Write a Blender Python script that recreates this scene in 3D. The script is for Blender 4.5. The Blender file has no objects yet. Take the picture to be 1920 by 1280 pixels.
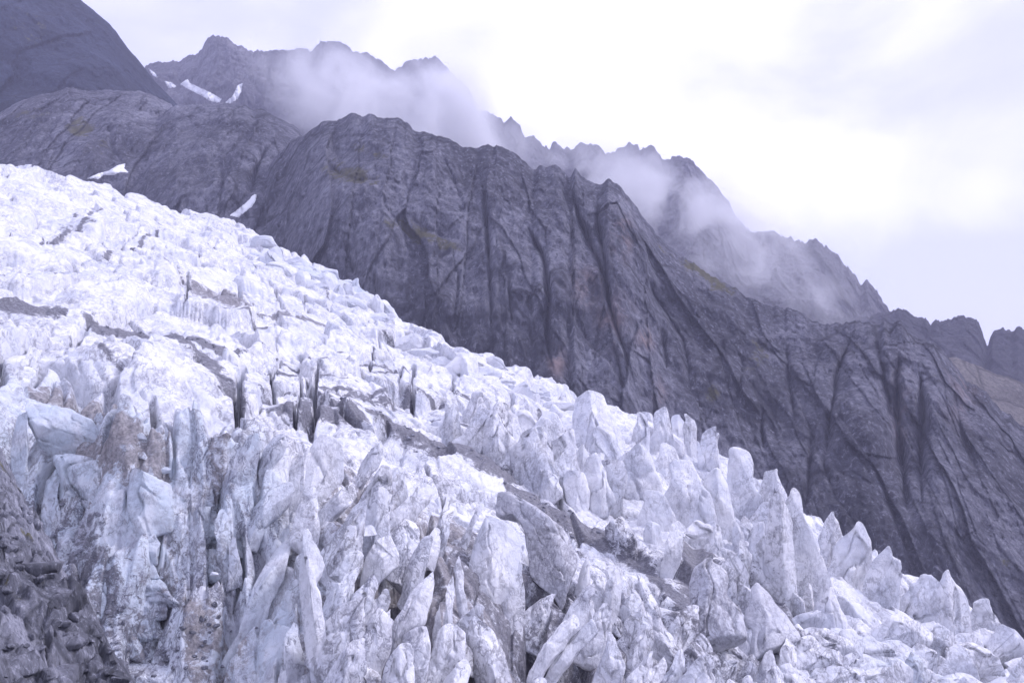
import bpy, math, random
import numpy as np
from mathutils import Vector
from mathutils.bvhtree import BVHTree

random.seed(7)
rng = np.random.default_rng(7)
sc = bpy.context.scene
COL = sc.collection
F = 1884.0                                   # focal length in photo pixels (1920 wide)


def U(px): return (np.asarray(px, float) - 960.0) / F
def V(py): return (640.0 - np.asarray(py, float)) / F


# ------------------------------------------------------------------ noise
_perm = np.concatenate([np.random.default_rng(11).permutation(256)] * 3).astype(np.int64)
_g = np.random.default_rng(12).normal(size=(256, 3))
_g /= np.linalg.norm(_g, axis=1)[:, None]


def perlin(P, seed=0):
    P = np.asarray(P, float) + seed * 17.13
    i = np.floor(P).astype(np.int64)
    f = P - i
    w = f * f * f * (f * (f * 6 - 15) + 10)
    i &= 255
    out = np.zeros(len(P))
    for dx in (0, 1):
        wx = w[:, 0] if dx else 1 - w[:, 0]
        for dy in (0, 1):
            wy = w[:, 1] if dy else 1 - w[:, 1]
            for dz in (0, 1):
                wz = w[:, 2] if dz else 1 - w[:, 2]
                h = _perm[_perm[_perm[(i[:, 0] + dx) & 255] + ((i[:, 1] + dy) & 255)] + ((i[:, 2] + dz) & 255)]
                gr = _g[h]
                out += wx * wy * wz * (gr[:, 0] * (f[:, 0] - dx) + gr[:, 1] * (f[:, 1] - dy) + gr[:, 2] * (f[:, 2] - dz))
    return out * 1.5


def fbm(P, oct=4, seed=0, gain=.5):
    P = np.asarray(P, float)
    s = np.zeros(len(P)); a = 1.0
    for o in range(oct):
        s += a * perlin(P * 2.03 ** o, seed + o); a *= gain
    return s


def ridged(P, oct=4, seed=0, gain=.5):
    P = np.asarray(P, float)
    s = np.zeros(len(P)); a = 1.0
    for o in range(oct):
        s += a * (1 - np.abs(perlin(P * 2.03 ** o, seed + o)) * 2); a *= gain
    return s


def voro(P, seed=0, jit=.9):
    """2D voronoi: F1, F2, cell random (3), offset from the cell centre."""
    P = np.asarray(P, float)
    i = np.floor(P).astype(np.int64)
    n = len(P)
    f1 = np.full(n, 9.0); f2 = np.full(n, 9.0)
    rid = np.zeros(n, np.int64); off = np.zeros((n, 2))
    tab = np.random.default_rng(100 + seed).random((256, 2))
    for dx in (-1, 0, 1):
        for dy in (-1, 0, 1):
            c = i + (dx, dy)
            h = _perm[_perm[c[:, 0] & 255] + (c[:, 1] & 255)]
            q = c + .5 + (tab[h] - .5) * jit
            d = P - q
            L = np.sqrt((d * d).sum(1))
            m = L < f1
            f2 = np.where(m, f1, np.minimum(f2, L))
            rid = np.where(m, h, rid)
            off = np.where(m[:, None], d, off)
            f1 = np.where(m, L, f1)
    rnd = np.random.default_rng(200 + seed).random((256, 3))[rid]
    return f1, f2, rnd, off


def sstep(a, b, x):
    t = np.clip((np.asarray(x, float) - a) / (b - a), 0, 1)
    return t * t * (3 - 2 * t)


def pl_dist(X, Y, pts):
    """distance from points to a polyline, and the parameter (0..1) along it"""
    best = np.full(len(X), 1e9); par = np.zeros(len(X))
    n = len(pts) - 1
    for k in range(n):
        ax, ay = pts[k][:2]; bx, by = pts[k + 1][:2]
        vx, vy = bx - ax, by - ay
        t = np.clip(((X - ax) * vx + (Y - ay) * vy) / (vx * vx + vy * vy + 1e-9), 0, 1)
        d = np.hypot(X - ax - t * vx, Y - ay - t * vy)
        m = d < best
        best = np.where(m, d, best); par = np.where(m, (k + t) / n, par)
    return best, par


# ------------------------------------------------------------------ mesh helpers
def mesh_obj(name, verts, quads, mat, attrs=None, smooth=True, parent=None, tris=None):
    me = bpy.data.meshes.new(name)
    verts = np.asarray(verts, np.float32)
    quads = np.asarray(quads, np.int32).reshape(-1, 4)
    nt = 0 if tris is None else len(tris)
    me.vertices.add(len(verts)); me.vertices.foreach_set('co', verts.ravel())
    idx = quads.ravel()
    starts = np.arange(len(quads)) * 4
    if nt:
        tr = np.asarray(tris, np.int32)
        starts = np.concatenate([starts, len(idx) + np.arange(nt) * 3]); idx = np.concatenate([idx, tr.ravel()])
    me.loops.add(len(idx)); me.loops.foreach_set('vertex_index', idx.astype(np.int32))
    me.polygons.add(len(starts)); me.polygons.foreach_set('loop_start', starts.astype(np.int32))
    me.update(calc_edges=True)
    me.polygons.foreach_set('use_smooth', np.full(len(starts), smooth))
    for k, v in (attrs or {}).items():
        a = me.attributes.new(k, 'FLOAT', 'POINT'); a.data.foreach_set('value', np.asarray(v, np.float32))
    me.materials.append(mat)
    me.validate()
    o = bpy.data.objects.new(name, me); COL.objects.link(o)
    if parent: o.parent = parent
    return o


def grid_quads(ni, nj, flip=False):
    """ni rows x nj columns, index = i*nj + j"""
    i, j = np.meshgrid(np.arange(ni - 1), np.arange(nj - 1), indexing='ij')
    a = (i * nj + j).ravel()
    q = np.stack([a, a + 1, a + nj + 1, a + nj], 1)
    return q[:, ::-1] if flip else q


def tag(o, label=None, cat=None, group=None, kind=None):
    for k, v in (('label', label), ('category', cat), ('group', group), ('kind', kind)):
        if v: o[k] = v
    return o


# ------------------------------------------------------------------ materials
class NT:
    def __init__(s, name):
        s.m = bpy.data.materials.new(name); s.m.use_nodes = True
        s.t = s.m.node_tree; s.b = s.t.nodes['Principled BSDF']; s.out = s.t.nodes['Material Output']
        s.pos = s.n('ShaderNodeNewGeometry').outputs['Position']

    def n(s, typ, **k):
        nd = s.t.nodes.new(typ)
        for a, v in k.items(): setattr(nd, a, v)
        return nd

    def link(s, a, b): s.t.links.new(a, b)

    def setin(s, sock, v):
        if hasattr(v, 'is_output'): s.link(v, sock)
        else: sock.default_value = v

    def scale(s, v, sx, sy, sz, rot=(0, 0, 0)):
        m = s.n('ShaderNodeMapping'); m.inputs['Scale'].default_value = (sx, sy, sz); m.inputs['Rotation'].default_value = rot
        s.link(v, m.inputs['Vector']); return m.outputs[0]

    def noise(s, v, sc_, det=4, rough=.55, dist=0):
        k = s.n('ShaderNodeTexNoise'); s.link(v, k.inputs['Vector'])
        k.inputs['Scale'].default_value = sc_; k.inputs['Detail'].default_value = det
        k.inputs['Roughness'].default_value = rough; k.inputs['Distortion'].default_value = dist
        return k.outputs['Fac']

    def edge(s, v, sc_):
        k = s.n('ShaderNodeTexVoronoi', feature='DISTANCE_TO_EDGE'); s.link(v, k.inputs['Vector'])
        k.inputs['Scale'].default_value = sc_; return k.outputs['Distance']

    def rng(s, v, a, b, c=0., d=1.):
        k = s.n('ShaderNodeMapRange'); k.interpolation_type = 'SMOOTHSTEP'
        s.setin(k.inputs[0], v)
        for i, x in enumerate((a, b, c, d)): k.inputs[i + 1].default_value = x
        return k.outputs[0]

    def math(s, op, a, b=0.):
        k = s.n('ShaderNodeMath', operation=op); s.setin(k.inputs[0], a); s.setin(k.inputs[1], b); return k.outputs[0]

    def mix(s, f, a, b):
        k = s.n('ShaderNodeMix', data_type='RGBA'); s.setin(k.inputs[0], f)
        for i, x in ((6, a), (7, b)):
            if isinstance(x, tuple): k.inputs[i].default_value = (*x, 1)
            else: s.link(x, k.inputs[i])
        return k.outputs[2]

    def attr(s, name):
        k = s.n('ShaderNodeAttribute', attribute_name=name); return k.outputs['Fac']

    def warp(s, v, sc_, amt):
        k = s.n('ShaderNodeTexNoise'); s.link(v, k.inputs['Vector']); k.inputs['Scale'].default_value = sc_; k.inputs['Detail'].default_value = 3
        a = s.n('ShaderNodeVectorMath', operation='SUBTRACT'); s.link(k.outputs['Color'], a.inputs[0]); a.inputs[1].default_value = (.5, .5, .5)
        b = s.n('ShaderNodeVectorMath', operation='SCALE'); s.link(a.outputs[0], b.inputs[0]); b.inputs['Scale'].default_value = amt
        c = s.n('ShaderNodeVectorMath', operation='ADD'); s.link(v, c.inputs[0]); s.link(b.outputs[0], c.inputs[1]); return c.outputs[0]

    def bump(s, h, strength, dist, prev=None):
        k = s.n('ShaderNodeBump'); k.inputs['Strength'].default_value = strength; k.inputs['Distance'].default_value = dist
        s.link(h, k.inputs['Height'])
        if prev: s.link(prev, k.inputs['Normal'])
        return k.outputs[0]


def mat_ice():
    s = NT('glacier_ice'); p = s.pos
    wp = s.warp(p, .12, 7.0)
    # clean ice: patches of white crust and of pale blue ice
    c = s.mix(s.rng(s.noise(wp, .16, 5), .35, .7), (.80, .80, .83), (.62, .64, .71))
    c = s.mix(s.math('MULTIPLY', s.attr('blue'), s.rng(s.noise(wp, .3, 4), .3, .6, .35, 1.)), c, (.53, .59, .67))
    # thin dust film, in ragged patches
    film = s.rng(s.noise(s.warp(p, .4, 3.), .55, 7, .68), .50, .72)
    c = s.mix(s.math('MULTIPLY', film, s.math('ADD', s.math('MULTIPLY', s.attr('dirt'), .6), s.math('MULTIPLY', s.attr('film'), .62))), c, (.25, .25, .29))
    # dust lines along the old layers, tilted
    film2 = s.rng(s.noise(s.scale(s.warp(p, .2, 5.), 1.2, .5, .5, (.1, .4, -.2)), .35, 8, .7), .47, .66)
    c = s.mix(s.math('MULTIPLY', film2, s.math('MULTIPLY', s.attr('film'), .55)), c, (.30, .30, .36))
    lay = s.scale(s.warp(p, .22, 4.5), 1.0, .22, .55, (0.25, .5, -.25))
    l1 = s.noise(lay, .75, 6, .62)
    line = s.math('MULTIPLY', s.rng(s.math('ABSOLUTE', s.math('SUBTRACT', l1, .5)), .0, .05, 1., 0.), s.rng(s.noise(p, .09, 3), .42, .62))
    c = s.mix(s.math('MULTIPLY', line, s.math('ADD', .08, s.math('MULTIPLY', s.attr('film'), .7))), c, (.17, .165, .18))
    # fine dust veins: ragged, thin, run along the ice
    vn = s.scale(s.warp(p, .5, 2.4), 1.3, .5, .5, (.1, .35, -.2))
    v1 = s.math('ABSOLUTE', s.math('SUBTRACT', s.noise(vn, .55, 7, .7), .5))
    v2 = s.math('ABSOLUTE', s.math('SUBTRACT', s.noise(vn, 1.5, 6, .7), .5))
    vein = s.math('ADD', s.math('MULTIPLY', s.rng(v1, 0., .035, 1., 0.), s.rng(s.noise(p, .11, 3), .40, .60)), s.math('MULTIPLY', s.rng(v2, 0., .04, .6, 0.), s.rng(s.noise(p, .17, 4), .46, .62)))
    c = s.mix(s.math('MULTIPLY', vein, s.math('ADD', .10, s.math('MULTIPLY', s.attr('film'), .62))), c, (.12, .12, .16))
    e = v1
    # even grey dust on the old folded faces, with fine stripes
    gs = s.noise(s.scale(s.warp(p, .3, 1.5), .5, .3, 3.5, (0, .55, 0)), 1.2, 5, .6)
    c = s.mix(s.math('MULTIPLY', s.attr('grey'), s.rng(gs, .3, .7, .5, .9)), c, (.30, .30, .35))
    # dirt bands, plus shade painted on the gap floors between seracs: ragged edge
    rag = s.noise(s.warp(p, .45, 4.), .6, 9, .78)
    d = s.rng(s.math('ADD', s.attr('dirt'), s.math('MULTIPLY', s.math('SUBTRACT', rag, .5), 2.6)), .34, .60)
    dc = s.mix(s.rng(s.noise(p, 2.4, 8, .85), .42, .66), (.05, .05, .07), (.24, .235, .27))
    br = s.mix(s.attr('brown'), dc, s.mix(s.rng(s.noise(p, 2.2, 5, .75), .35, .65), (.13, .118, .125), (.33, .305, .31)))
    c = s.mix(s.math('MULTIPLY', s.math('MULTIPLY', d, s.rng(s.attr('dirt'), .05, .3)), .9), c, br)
    s.link(c, s.b.inputs['Base Color'])
    s.b.inputs['Roughness'].default_value = .55
    s.b.inputs['Specular IOR Level'].default_value = .3
    h1 = s.noise(s.warp(p, .5, 2.), .5, 6, .5)
    h2 = s.noise(s.scale(p, 2.2, 1.2, .8, (.3, .2, 0)), 1.1, 6, .65)
    b = s.bump(h1, .55, .8)
    b = s.bump(h2, .4, .35, b)
    b = s.bump(s.rng(e, 0., .06), .25, .4, b)
    s.link(b, s.b.inputs['Normal'])
    return s.m


def mat_rock(name, dark, light, bs=1., moss=True, warm=False, sc0=1.):
    s = NT(name); p = s.pos
    w = s.warp(p, .02 * sc0, 16. / sc0)
    st = s.scale(w, 1., 1., .22)                         # stretched down the face
    a = s.noise(st, .05 * sc0, 9, .7)
    b = s.noise(s.scale(w, 1., 1., .5), .2 * sc0, 8, .75)
    f = s.math('ADD', s.math('MULTIPLY', a, .55), s.math('MULTIPLY', b, .45))
    c = s.mix(s.rng(f, .36, .66), dark, light)
    big = s.noise(s.scale(w, 1., 1., .45), .012 * sc0, 4, .6)
    c = s.mix(s.rng(big, .36, .62, .7, 0.), c, tuple(x * .55 for x in dark))
    fine = s.noise(s.scale(p, 1., 1., .3), .42 * sc0, 8, .78)
    c = s.mix(s.rng(fine, .52, .66, 0., .6), c, tuple(min(.8, x * 1.35) for x in light))
    c = s.mix(s.rng(fine, .49, .36, 0., .75), c, tuple(x * .6 for x in dark))
    e = s.edge(s.scale(s.warp(p, .03 * sc0, 26. / sc0), 1., 1., .28), .032 * sc0)
    c = s.mix(s.math('MULTIPLY', s.rng(e, 0., .06, 1., 0.), s.rng(s.noise(p, .01 * sc0, 3), .42, .6, 0., .75)), c, tuple(x * .45 for x in dark))
    streak = s.noise(s.scale(w, 1., 1., .05), .09 * sc0, 5, .6)
    c = s.mix(s.rng(streak, .58, .72, 0., .5), c, tuple(x * .5 for x in dark))
    c = s.mix(s.rng(s.noise(s.scale(w, 1., 1., .1), .06 * sc0, 6, .7), .62, .75, 0., .5), c, tuple(x * 1.45 for x in light))
    if warm:
        c = s.mix(s.math('MULTIPLY', s.attr('warm'), s.rng(s.noise(st, .06, 5, .7), .42, .62)), c, (.56, .42, .40))
    if moss:
        g = s.rng(s.math('ADD', s.attr('moss'), s.math('MULTIPLY', s.math('SUBTRACT', s.noise(w, .08 * sc0, 7, .75), .5), 2.4)), .34, .7)
        c = s.mix(s.math('MULTIPLY', g, .85), c, (.15, .14, .06))
    s.link(c, s.b.inputs['Base Color'])
    s.b.inputs['Roughness'].default_value = .9
    s.b.inputs['Specular IOR Level'].default_value = .2
    bb = s.bump(a, bs, 10. / sc0)
    bb = s.bump(b, bs, 5. / sc0, bb)
    bb = s.bump(s.rng(e, 0., .12), .6, 3. / sc0, bb)
    bb = s.bump(fine, .8, 1.6 / sc0, bb)
    s.link(bb, s.b.inputs['Normal'])
    return s.m


def mat_snow():
    s = NT('old_snow'); p = s.pos
    c = s.mix(s.rng(s.noise(p, .06, 6, .7), .45, .75), (.80, .81, .84), (.55, .55, .60))
    s.link(c, s.b.inputs['Base Color']); s.b.inputs['Roughness'].default_value = .8
    s.link(s.bump(s.noise(p, .2, 5), .4, 1.), s.b.inputs['Normal'])
    return s.m


ICE = mat_ice()
ROCK = mat_rock('cliff_rock', (.085, .087, .118), (.38, .38, .455), warm=True)
ROCKFAR = mat_rock('far_ridge_rock', (.12, .12, .145), (.32, .31, .35), moss=False, sc0=.5)
ROCKDARK = mat_rock('dark_slope_rock', (.010, .018, .044), (.058, .076, .125), sc0=.9)
ROCKDEEP = mat_rock('dark_ridge_rock', (.06, .062, .08), (.13, .13, .15), moss=False, sc0=.6)
SCREE = mat_rock('scree', (.20, .185, .18), (.33, .30, .28), moss=False)
MORAINE = mat_rock('moraine_rock', (.16, .165, .20), (.45, .455, .53), bs=.4, sc0=14.)
SNOW = mat_snow()

# ------------------------------------------------------------------ glacier surface
PA, PB, PC = -39.5, -.335, .0992
EDGE = [(-700, 235), (-300, 290), (0, 322), (60, 322), (140, 336), (200, 350), (250, 368), (330, 392), (430, 412), (520, 468), (600, 505), (700, 562), (740, 610), (800, 628),
        (900, 672), (1000, 722), (1100, 755), (1250, 815), (1330, 858), (1400, 905), (1500, 965), (1560, 1012),
        (1630, 1036), (1700, 1082), (1780, 1122), (1850, 1174), (1920, 1216), (2100, 1330), (2500, 1560), (3200, 1950)]
_eu = U([e[0] for e in EDGE]); _ev = V([e[1] for e in EDGE])
_ed = PA / (_ev - PB * _eu - PC)


def edge_depth(u): return np.interp(u, _eu, _ed)


# broad bumps and hollows, (px, py) on the mean slope, radius in metres (along x, along y), height
BUMPS = [(420, 1150, 8, 10, -5), (150, 1060, 22, 14, -4), (260, 1100, 18, 14, -4), (30, 800, 6, 16, -6), (60, 930, 9, 10, -4),
         (560, 930, 10, 16, 3.5), (620, 1120, 9, 14, 4.5), (1010, 1180, 4, 8, -8), (900, 700, 60, 30, 2),
         (1090, 1000, 16, 14, -3), (760, 1000, 14, 16, 2.5), (1500, 1180, 25, 18, -3), (1380, 1230, 12, 12, -3),
         (330, 560, 30, 30, 2), (120, 700, 18, 14, 2), (340, 725, 10, 9, 3.5), (235, 715, 10, 9, 3), (180, 860, 22, 7, 3), (340, 900, 14, 6, 2.0)]


def on_plane(px, py):
    u, v = U(px), V(py)
    d = PA / (v - PB * u - PC)
    return u * d, d


BW = []
for bx, by, rx, ry, h in BUMPS:
    X, Y = on_plane(bx, by); BW.append((float(X), float(Y), rx, ry, h))


def H0(x, y):
    """smooth glacier surface"""
    x = np.asarray(x, float); y = np.asarray(y, float)
    z = PA + PB * x + PC * y
    for X, Y, rx, ry, h in BW:
        z = z + h * np.exp(-((x - X) / rx) ** 2 - ((y - Y) / ry) ** 2)
    # ice step on the left: the terrace ends in a cliff that faces the camera
    w = sstep(-16, -30, x)
    yl = 106 + 5 * np.sin(x * .21) + 3 * np.sin(x * .53 + 1)
    z = z + w * (-7. * (1 - sstep(yl - 13, yl + 9, y)) + 3 * sstep(yl - 8, yl + 10, y) * sstep(yl + 50, yl + 12, y))
    # the far side rolls over and drops
    e = edge_depth(x / np.maximum(y, 1))
    t = np.clip(y - e, 0, 200)
    z = z - t * t / 26.0 * (26.0 / (t + 26.0))- np.clip(t-2,0,200) * .5
    return z


_ds = np.concatenate([np.linspace(25, 200, 900), np.linspace(200.3, 460, 700)])


def hit(px, py):
    """the point of the smooth glacier seen at a photo pixel"""
    u, v = float(U(px)), float(V(py))
    f = v * _ds - H0(u * _ds, _ds)
    below = np.nonzero(f < 0)[0]
    k = below[0] if len(below) else int(np.argmin(np.abs(f)))
    d = _ds[k]
    return np.array([u * d, d, float(H0(u * d, d))])


def world_line(pts): return [tuple(hit(*p)[:2]) for p in pts]


# dirt: traced bands; (points, half width in m, strength, brown)
DIRT_SRC = [
    ([(-40, 570), (30, 580), (80, 583), (130, 598)], 2.6, 1.0, 0),
    ([(150, 605), (220, 618), (280, 625), (330, 636), (400, 655), (455, 680)], 2.3, 1.2, 0),
    ([(310, 640), (370, 665), (420, 715), (450, 755)], 1.7, .85, 0),
    ([(270, 495), (320, 515), (370, 545)], 1.3, .6, .5),
    ([(380, 540), (430, 575)], 4.5, .72, .6),
    ([(430, 582), (520, 600), (600, 612), (690, 640)], 1.1, .7, .3),
    ([(720, 640), (770, 645), (800, 655)], 2.2, .62, 0),
    ([(480, 735), (540, 750), (600, 745), (680, 755), (760, 750)], 2.2, .62, 0),
    ([(500, 765), (570, 780), (640, 800), (700, 812)], 2.0, .95, 0),
    ([(560, 770), (640, 775), (720, 800), (800, 832), (870, 862), (920, 885), (950, 925)], 3.1, 1.1, .1),
    ([(940, 925), (1000, 945), (1060, 975), (1110, 1000), (1150, 1030)], 2.1, 1.1, .1),
    ([(960, 960), (1010, 990), (1060, 1040)], 4.0, .62, .1),
    ([(1150, 1020), (1200, 1060), (1250, 1105), (1290, 1140)], 1.3, .95, 0),
    ([(1300, 1030), (1310, 1100), (1300, 1170), (1290, 1280)], 2.6, .9, .1),
    ([(1350, 1050), (1400, 1090), (1450, 1130), (1490, 1170), (1500, 1240)], 2.2, .75, .1),
    ([(1230, 1190), (1280, 1220), (1330, 1270)], 2.6, .8, 0),
    ([(50, 710), (110, 720), (160, 735), (230, 760)], 2.4, .75, .9),
    ([(200, 835), (270, 865), (320, 890)], 2.0, .8, .9),
    ([(150, 860), (200, 850)], 1.3, .8, .9),
    ([(420, 1130), (400, 1190), (340, 1220)], 4.5, .55, 1.0),
    ([(250, 980), (310, 1080), (330, 1150)], 4.0, .35, .4),
    ([(380, 830), (400, 900), (380, 950)], 2.2, .35, .4),
    ([(570, 990), (600, 1040)], 1.6, .5, 1.0),
    ([(700, 890), (700, 940)], 2.2, .45, 1.0),
    ([(860, 1160), (900, 1180), (880, 1220)], 2.5, .5, .7),
    ([(1130, 930), (1160, 960)], 2.0, .5, .3),
    ([(120, 430), (170, 440)], 1.5, .5, 0),
    ([(1010, 1130), (1005, 1200), (990, 1250)], 2.2, .8, .2),
    ([(40, 900), (110, 1030), (170, 1110), (240, 1190), (320, 1270)], 2.1, .58, .1),
    ([(0, 440), (50, 470), (110, 455), (180, 425)], .7, .8, 0), ([(60, 400), (130, 410), (200, 395)], .6, .7, 0), ([(180, 500), (260, 470), (300, 440)], .6, .75, 0), ([(0, 520), (90, 530), (200, 545)], .6, .7, 0),
    ([(470, 655), (560, 672), (660, 690), (760, 700)], .7, .8, 0), ([(480, 690), (560, 705), (680, 722)], .6, .8, 0), ([(620, 660), (720, 690), (830, 740), (900, 780)], .7, .8, 0), ([(330, 560), (420, 590), (520, 612)], .6, .8, 0),
    ([(240, 400), (330, 430), (420, 470), (500, 500)], .7, .65, 0), ([(130, 620), (200, 650), (260, 700)], .6, .7, 0), ([(500, 720), (620, 735), (780, 745), (880, 770)], .8, .85, 0), ([(700, 745), (800, 775), (900, 830), (980, 880)], .8, .8, 0),
    ([(560, 500), (600, 540), (640, 590)], .6, .6, 0), ([(1000, 770), (1060, 820), (1120, 900), (1150, 960)], .8, .7, 0),
]
DIRT = [(world_line(p), w * 1.35, s_, b) for p, w, s_, b in DIRT_SRC]
BLUE = [(hit(*p)[:2], r) for p, r in (((60, 800), 12), ((130, 810), 10), ((160, 960), 12), ((100, 900), 9), ((210, 1040), 12), ((480, 1200), 8), ((450, 900), 6),
                                      ((700, 550), 9), ((600, 520), 8), ((660, 540), 9), ((360, 900), 8), ((1700, 1270), 5), ((1330, 860), 5))]


def stains(x, y):
    d = np.zeros(len(x)); br = np.zeros(len(x))
    for pts, w, s_, b in DIRT:
        dist, t = pl_dist(x, y, pts)
        k = s_ * np.exp(-(dist / w) ** 2 * .8) * sstep(-.02, .08, t) * sstep(1.02, .9, t) if len(pts) > 2 else s_ * np.exp(-(dist / w) ** 2 * .8)
        br = np.where(k > d, b, br); d = np.maximum(d, k)
    bl = np.zeros(len(x))
    for (X, Y), r in BLUE:
        bl = np.maximum(bl, np.exp(-((x - X) ** 2 + (y - Y) ** 2) / r ** 2))
    return d, bl, br


def film_of(x, y):
    """how dusty the ice is: the high snow is clean, the lower blades are not"""
    return np.clip(.95 - .75 * sstep(120, 210, y) - .1 * sstep(50, 90, x), .58, 1)


CALM = [(DIRT[k][0], r_) for k, r_ in ((0, 3.), (1, 2.), (5, 2.), (9, 4.), (10, 3.), (12, 1.5), (13, 1.5))]


def detail(x, y):
    """broken plates, crevasses and small relief, added to H0"""
    P2 = np.stack([x, y], 1)
    P3 = np.stack([x, y, np.zeros_like(x)], 1)
    wx = x + 5 * fbm(P3 * .045, 3, 3); wy = y + 8 * fbm(P3 * .045, 3, 9)
    low = sstep(150, 105, y)                               # the blade field in front
    left = sstep(-14, -26, x) * sstep(125, 108, y)           # collapsed ice below the terrace
    right = sstep(45, 70, x) * sstep(230, 170, y)
    f1, f2, r, o = voro(np.stack([wx / 11.0, wy / 26.0], 1), 1)
    e = f2 - f1
    amp = 2.2 - 1.3 * low * (1 - left)
    z = amp * ((r[:, 0] - .5) * 1.4 + o[:, 0] * (r[:, 1] - .5) * 3.0 + o[:, 1] * (r[:, 2] - .5) * 3.4)
    open_ = (r[:, 2] > .25) * 1.0
    z -= (3.2 + 2.3 * low * (1 - left)) * (1 - sstep(.02, .07 + .08 * low, e)) * np.maximum(open_, low * (1 - left))
    f1, f2, r, o = voro(np.stack([wx / 3.6 + wy * .05, wy / 7.0], 1), 2)
    e = f2 - f1
    amp = .55 - .2 * low * (1 - left) + .5 * left + .6 * right
    z += amp * ((r[:, 0] - .5) * 1.2 + o[:, 0] * (r[:, 1] - .5) * 2.6 + o[:, 1] * (r[:, 2] - .5) * 2.6)
    z -= (1.0 + .7 * low) * (1 - sstep(.0, .10, e)) * (r[:, 1] > .3)
    f1, f2, r, o = voro(np.stack([wx / 1.7, wy / 2.6], 1), 3)
    z += (.16 + .3 * left - .04 * low) * ((r[:, 0] - .5) * 1.2 + o[:, 0] * (r[:, 1] - .5) * 2.6 + o[:, 1] * (r[:, 2] - .5) * 2.6)
    for pts, r_ in CALM:                                    # debris fills the small breaks along the bands
        dd, tq = pl_dist(x, y, pts); z = z * (1 - .72 * np.exp(-(dd / r_) ** 2))
    z += 1.5 * fbm(P3 * .05, 5, 21) + .16 * ridged(P3 * .3, 4, 5) - .2 - 1.7 * low * (1 - left)
    for pts, w, dp in RIDGES:
        d, t = pl_dist(x, y, pts); z += dp * np.exp(-(d / w) ** 2) * sstep(0, .1, t) * sstep(1, .9, t)
    z += (.9 * left + .5 * low) * fbm(P3 * .35, 4, 31)
    # the smooth swell of the upper ice, combed along the flow
    up = sstep(150, 200, y)
    z += up * .8 * ridged(np.stack([x * .10 + y * .02, y * .035, 0 * x], 1), 3, 41)
    return z


RIDGES = [(world_line([(500, 765), (570, 780), (640, 790), (720, 805), (800, 832), (870, 862), (920, 885), (950, 920), (1010, 945), (1060, 975), (1110, 1000)]), 3.5, 1.8)]
# traced open crevasses: pixel lines, half width, depth
CREV = [(world_line(p), w, dp) for p, w, dp in [
    ([(400, 930), (398, 1075)], 1.1, 7), ([(446, 960), (448, 1075)], .9, 6), ([(1010, 1090), (1008, 1150), (1000, 1230)], 2.0, 7), ([(985, 1250), (1010, 1280)], 2., 6), ([(750, 1060), (742, 1110)], .9, 6), ([(880, 1200), (870, 1260)], .8, 6),
    ([(455, 690), (447, 740), (440, 790)], 1.0, 8), ([(598, 690), (590, 730), (590, 790)], .9, 9), ([(565, 690), (562, 730), (555, 790)], .5, 6),
    ([(530, 660), (510, 700), (515, 740)], .6, 5), ([(352, 525), (350, 560), (347, 585)], .6, 6), ([(448, 540), (452, 575)], .8, 6), ([(518, 540), (530, 590)], .8, 6),
    ([(570, 560), (572, 585)], .6, 5), ([(290, 740), (285, 790)], .8, 7), ([(85, 665), (55, 690)], .8, 5), ([(775, 690), (775, 760)], .8, 6), ([(917, 780), (915, 840)], .7, 7),
    ([(965, 745), (1000, 752)], .5, 4), ([(60, 470), (110, 450)], .6, 3), ([(200, 470), (260, 450), (300, 430)], .5, 2.5), ([(60, 640), (110, 650)], .4, 2), ([(130, 740), (135, 840)], .35, 3),
    ([(660, 540), (640, 560)], .6, 4), ([(700, 660), (690, 700)], .5, 4), ([(850, 700), (845, 760)], .6, 5)]]


def build_glacier():
    nj, ni = 1300, 1000
    u = np.linspace(-.70, .80, nj)
    k = np.linspace(0, 1, ni)
    # rows: from below the camera's bank to a little past the far rim
    near = 46.0
    X = np.zeros((ni, nj)); Y = np.zeros((ni, nj))
    far = edge_depth(u) + 55
    for j in range(nj):
        Y[:, j] = near * (far[j] / near) ** k
        X[:, j] = u[j] * Y[:, j]
    x, y = X.ravel(), Y.ravel()
    z = H0(x, y) + detail(x, y)
    zg = z.reshape(ni, nj)
    for _ in range(1): zg[:, 1:-1] = .25 * zg[:, :-2] + .5 * zg[:, 1:-1] + .25 * zg[:, 2:]
    zg[1:-1] = .25 * zg[:-2] + .5 * zg[1:-1] + .25 * zg[2:]
    z = zg.ravel()
    for pts, w, dp in CREV:
        m = (x > min(p[0] for p in pts) - 4) & (x < max(p[0] for p in pts) + 4) & (y > min(p[1] for p in pts) - 6) & (y < max(p[1] for p in pts) + 6)
        P3 = np.stack([x[m], y[m], 0 * x[m]], 1)
        d, t = pl_dist(x[m] + .7 * fbm(P3 * .2, 3, 50), y[m], pts)
        z[m] -= dp * (1 - sstep(w * .35, w * .75, d))
    d, bl, br = stains(x, y)
    fm = film_of(x, y)
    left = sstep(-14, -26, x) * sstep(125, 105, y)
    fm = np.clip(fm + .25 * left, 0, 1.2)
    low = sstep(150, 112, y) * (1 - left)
    d = np.maximum(d, .62 * low * sstep(-34, -20, x)); d = np.maximum(d, .22 * left)  # low: shade in the gaps between seracs, painted in through the dirt colour
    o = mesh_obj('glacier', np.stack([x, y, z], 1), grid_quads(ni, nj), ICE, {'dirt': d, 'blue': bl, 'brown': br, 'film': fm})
    tag(o, kind='structure')
    return o


glacier = build_glacier()

# ------------------------------------------------------------------ seracs
_NS, _NR = 44, 34


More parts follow.
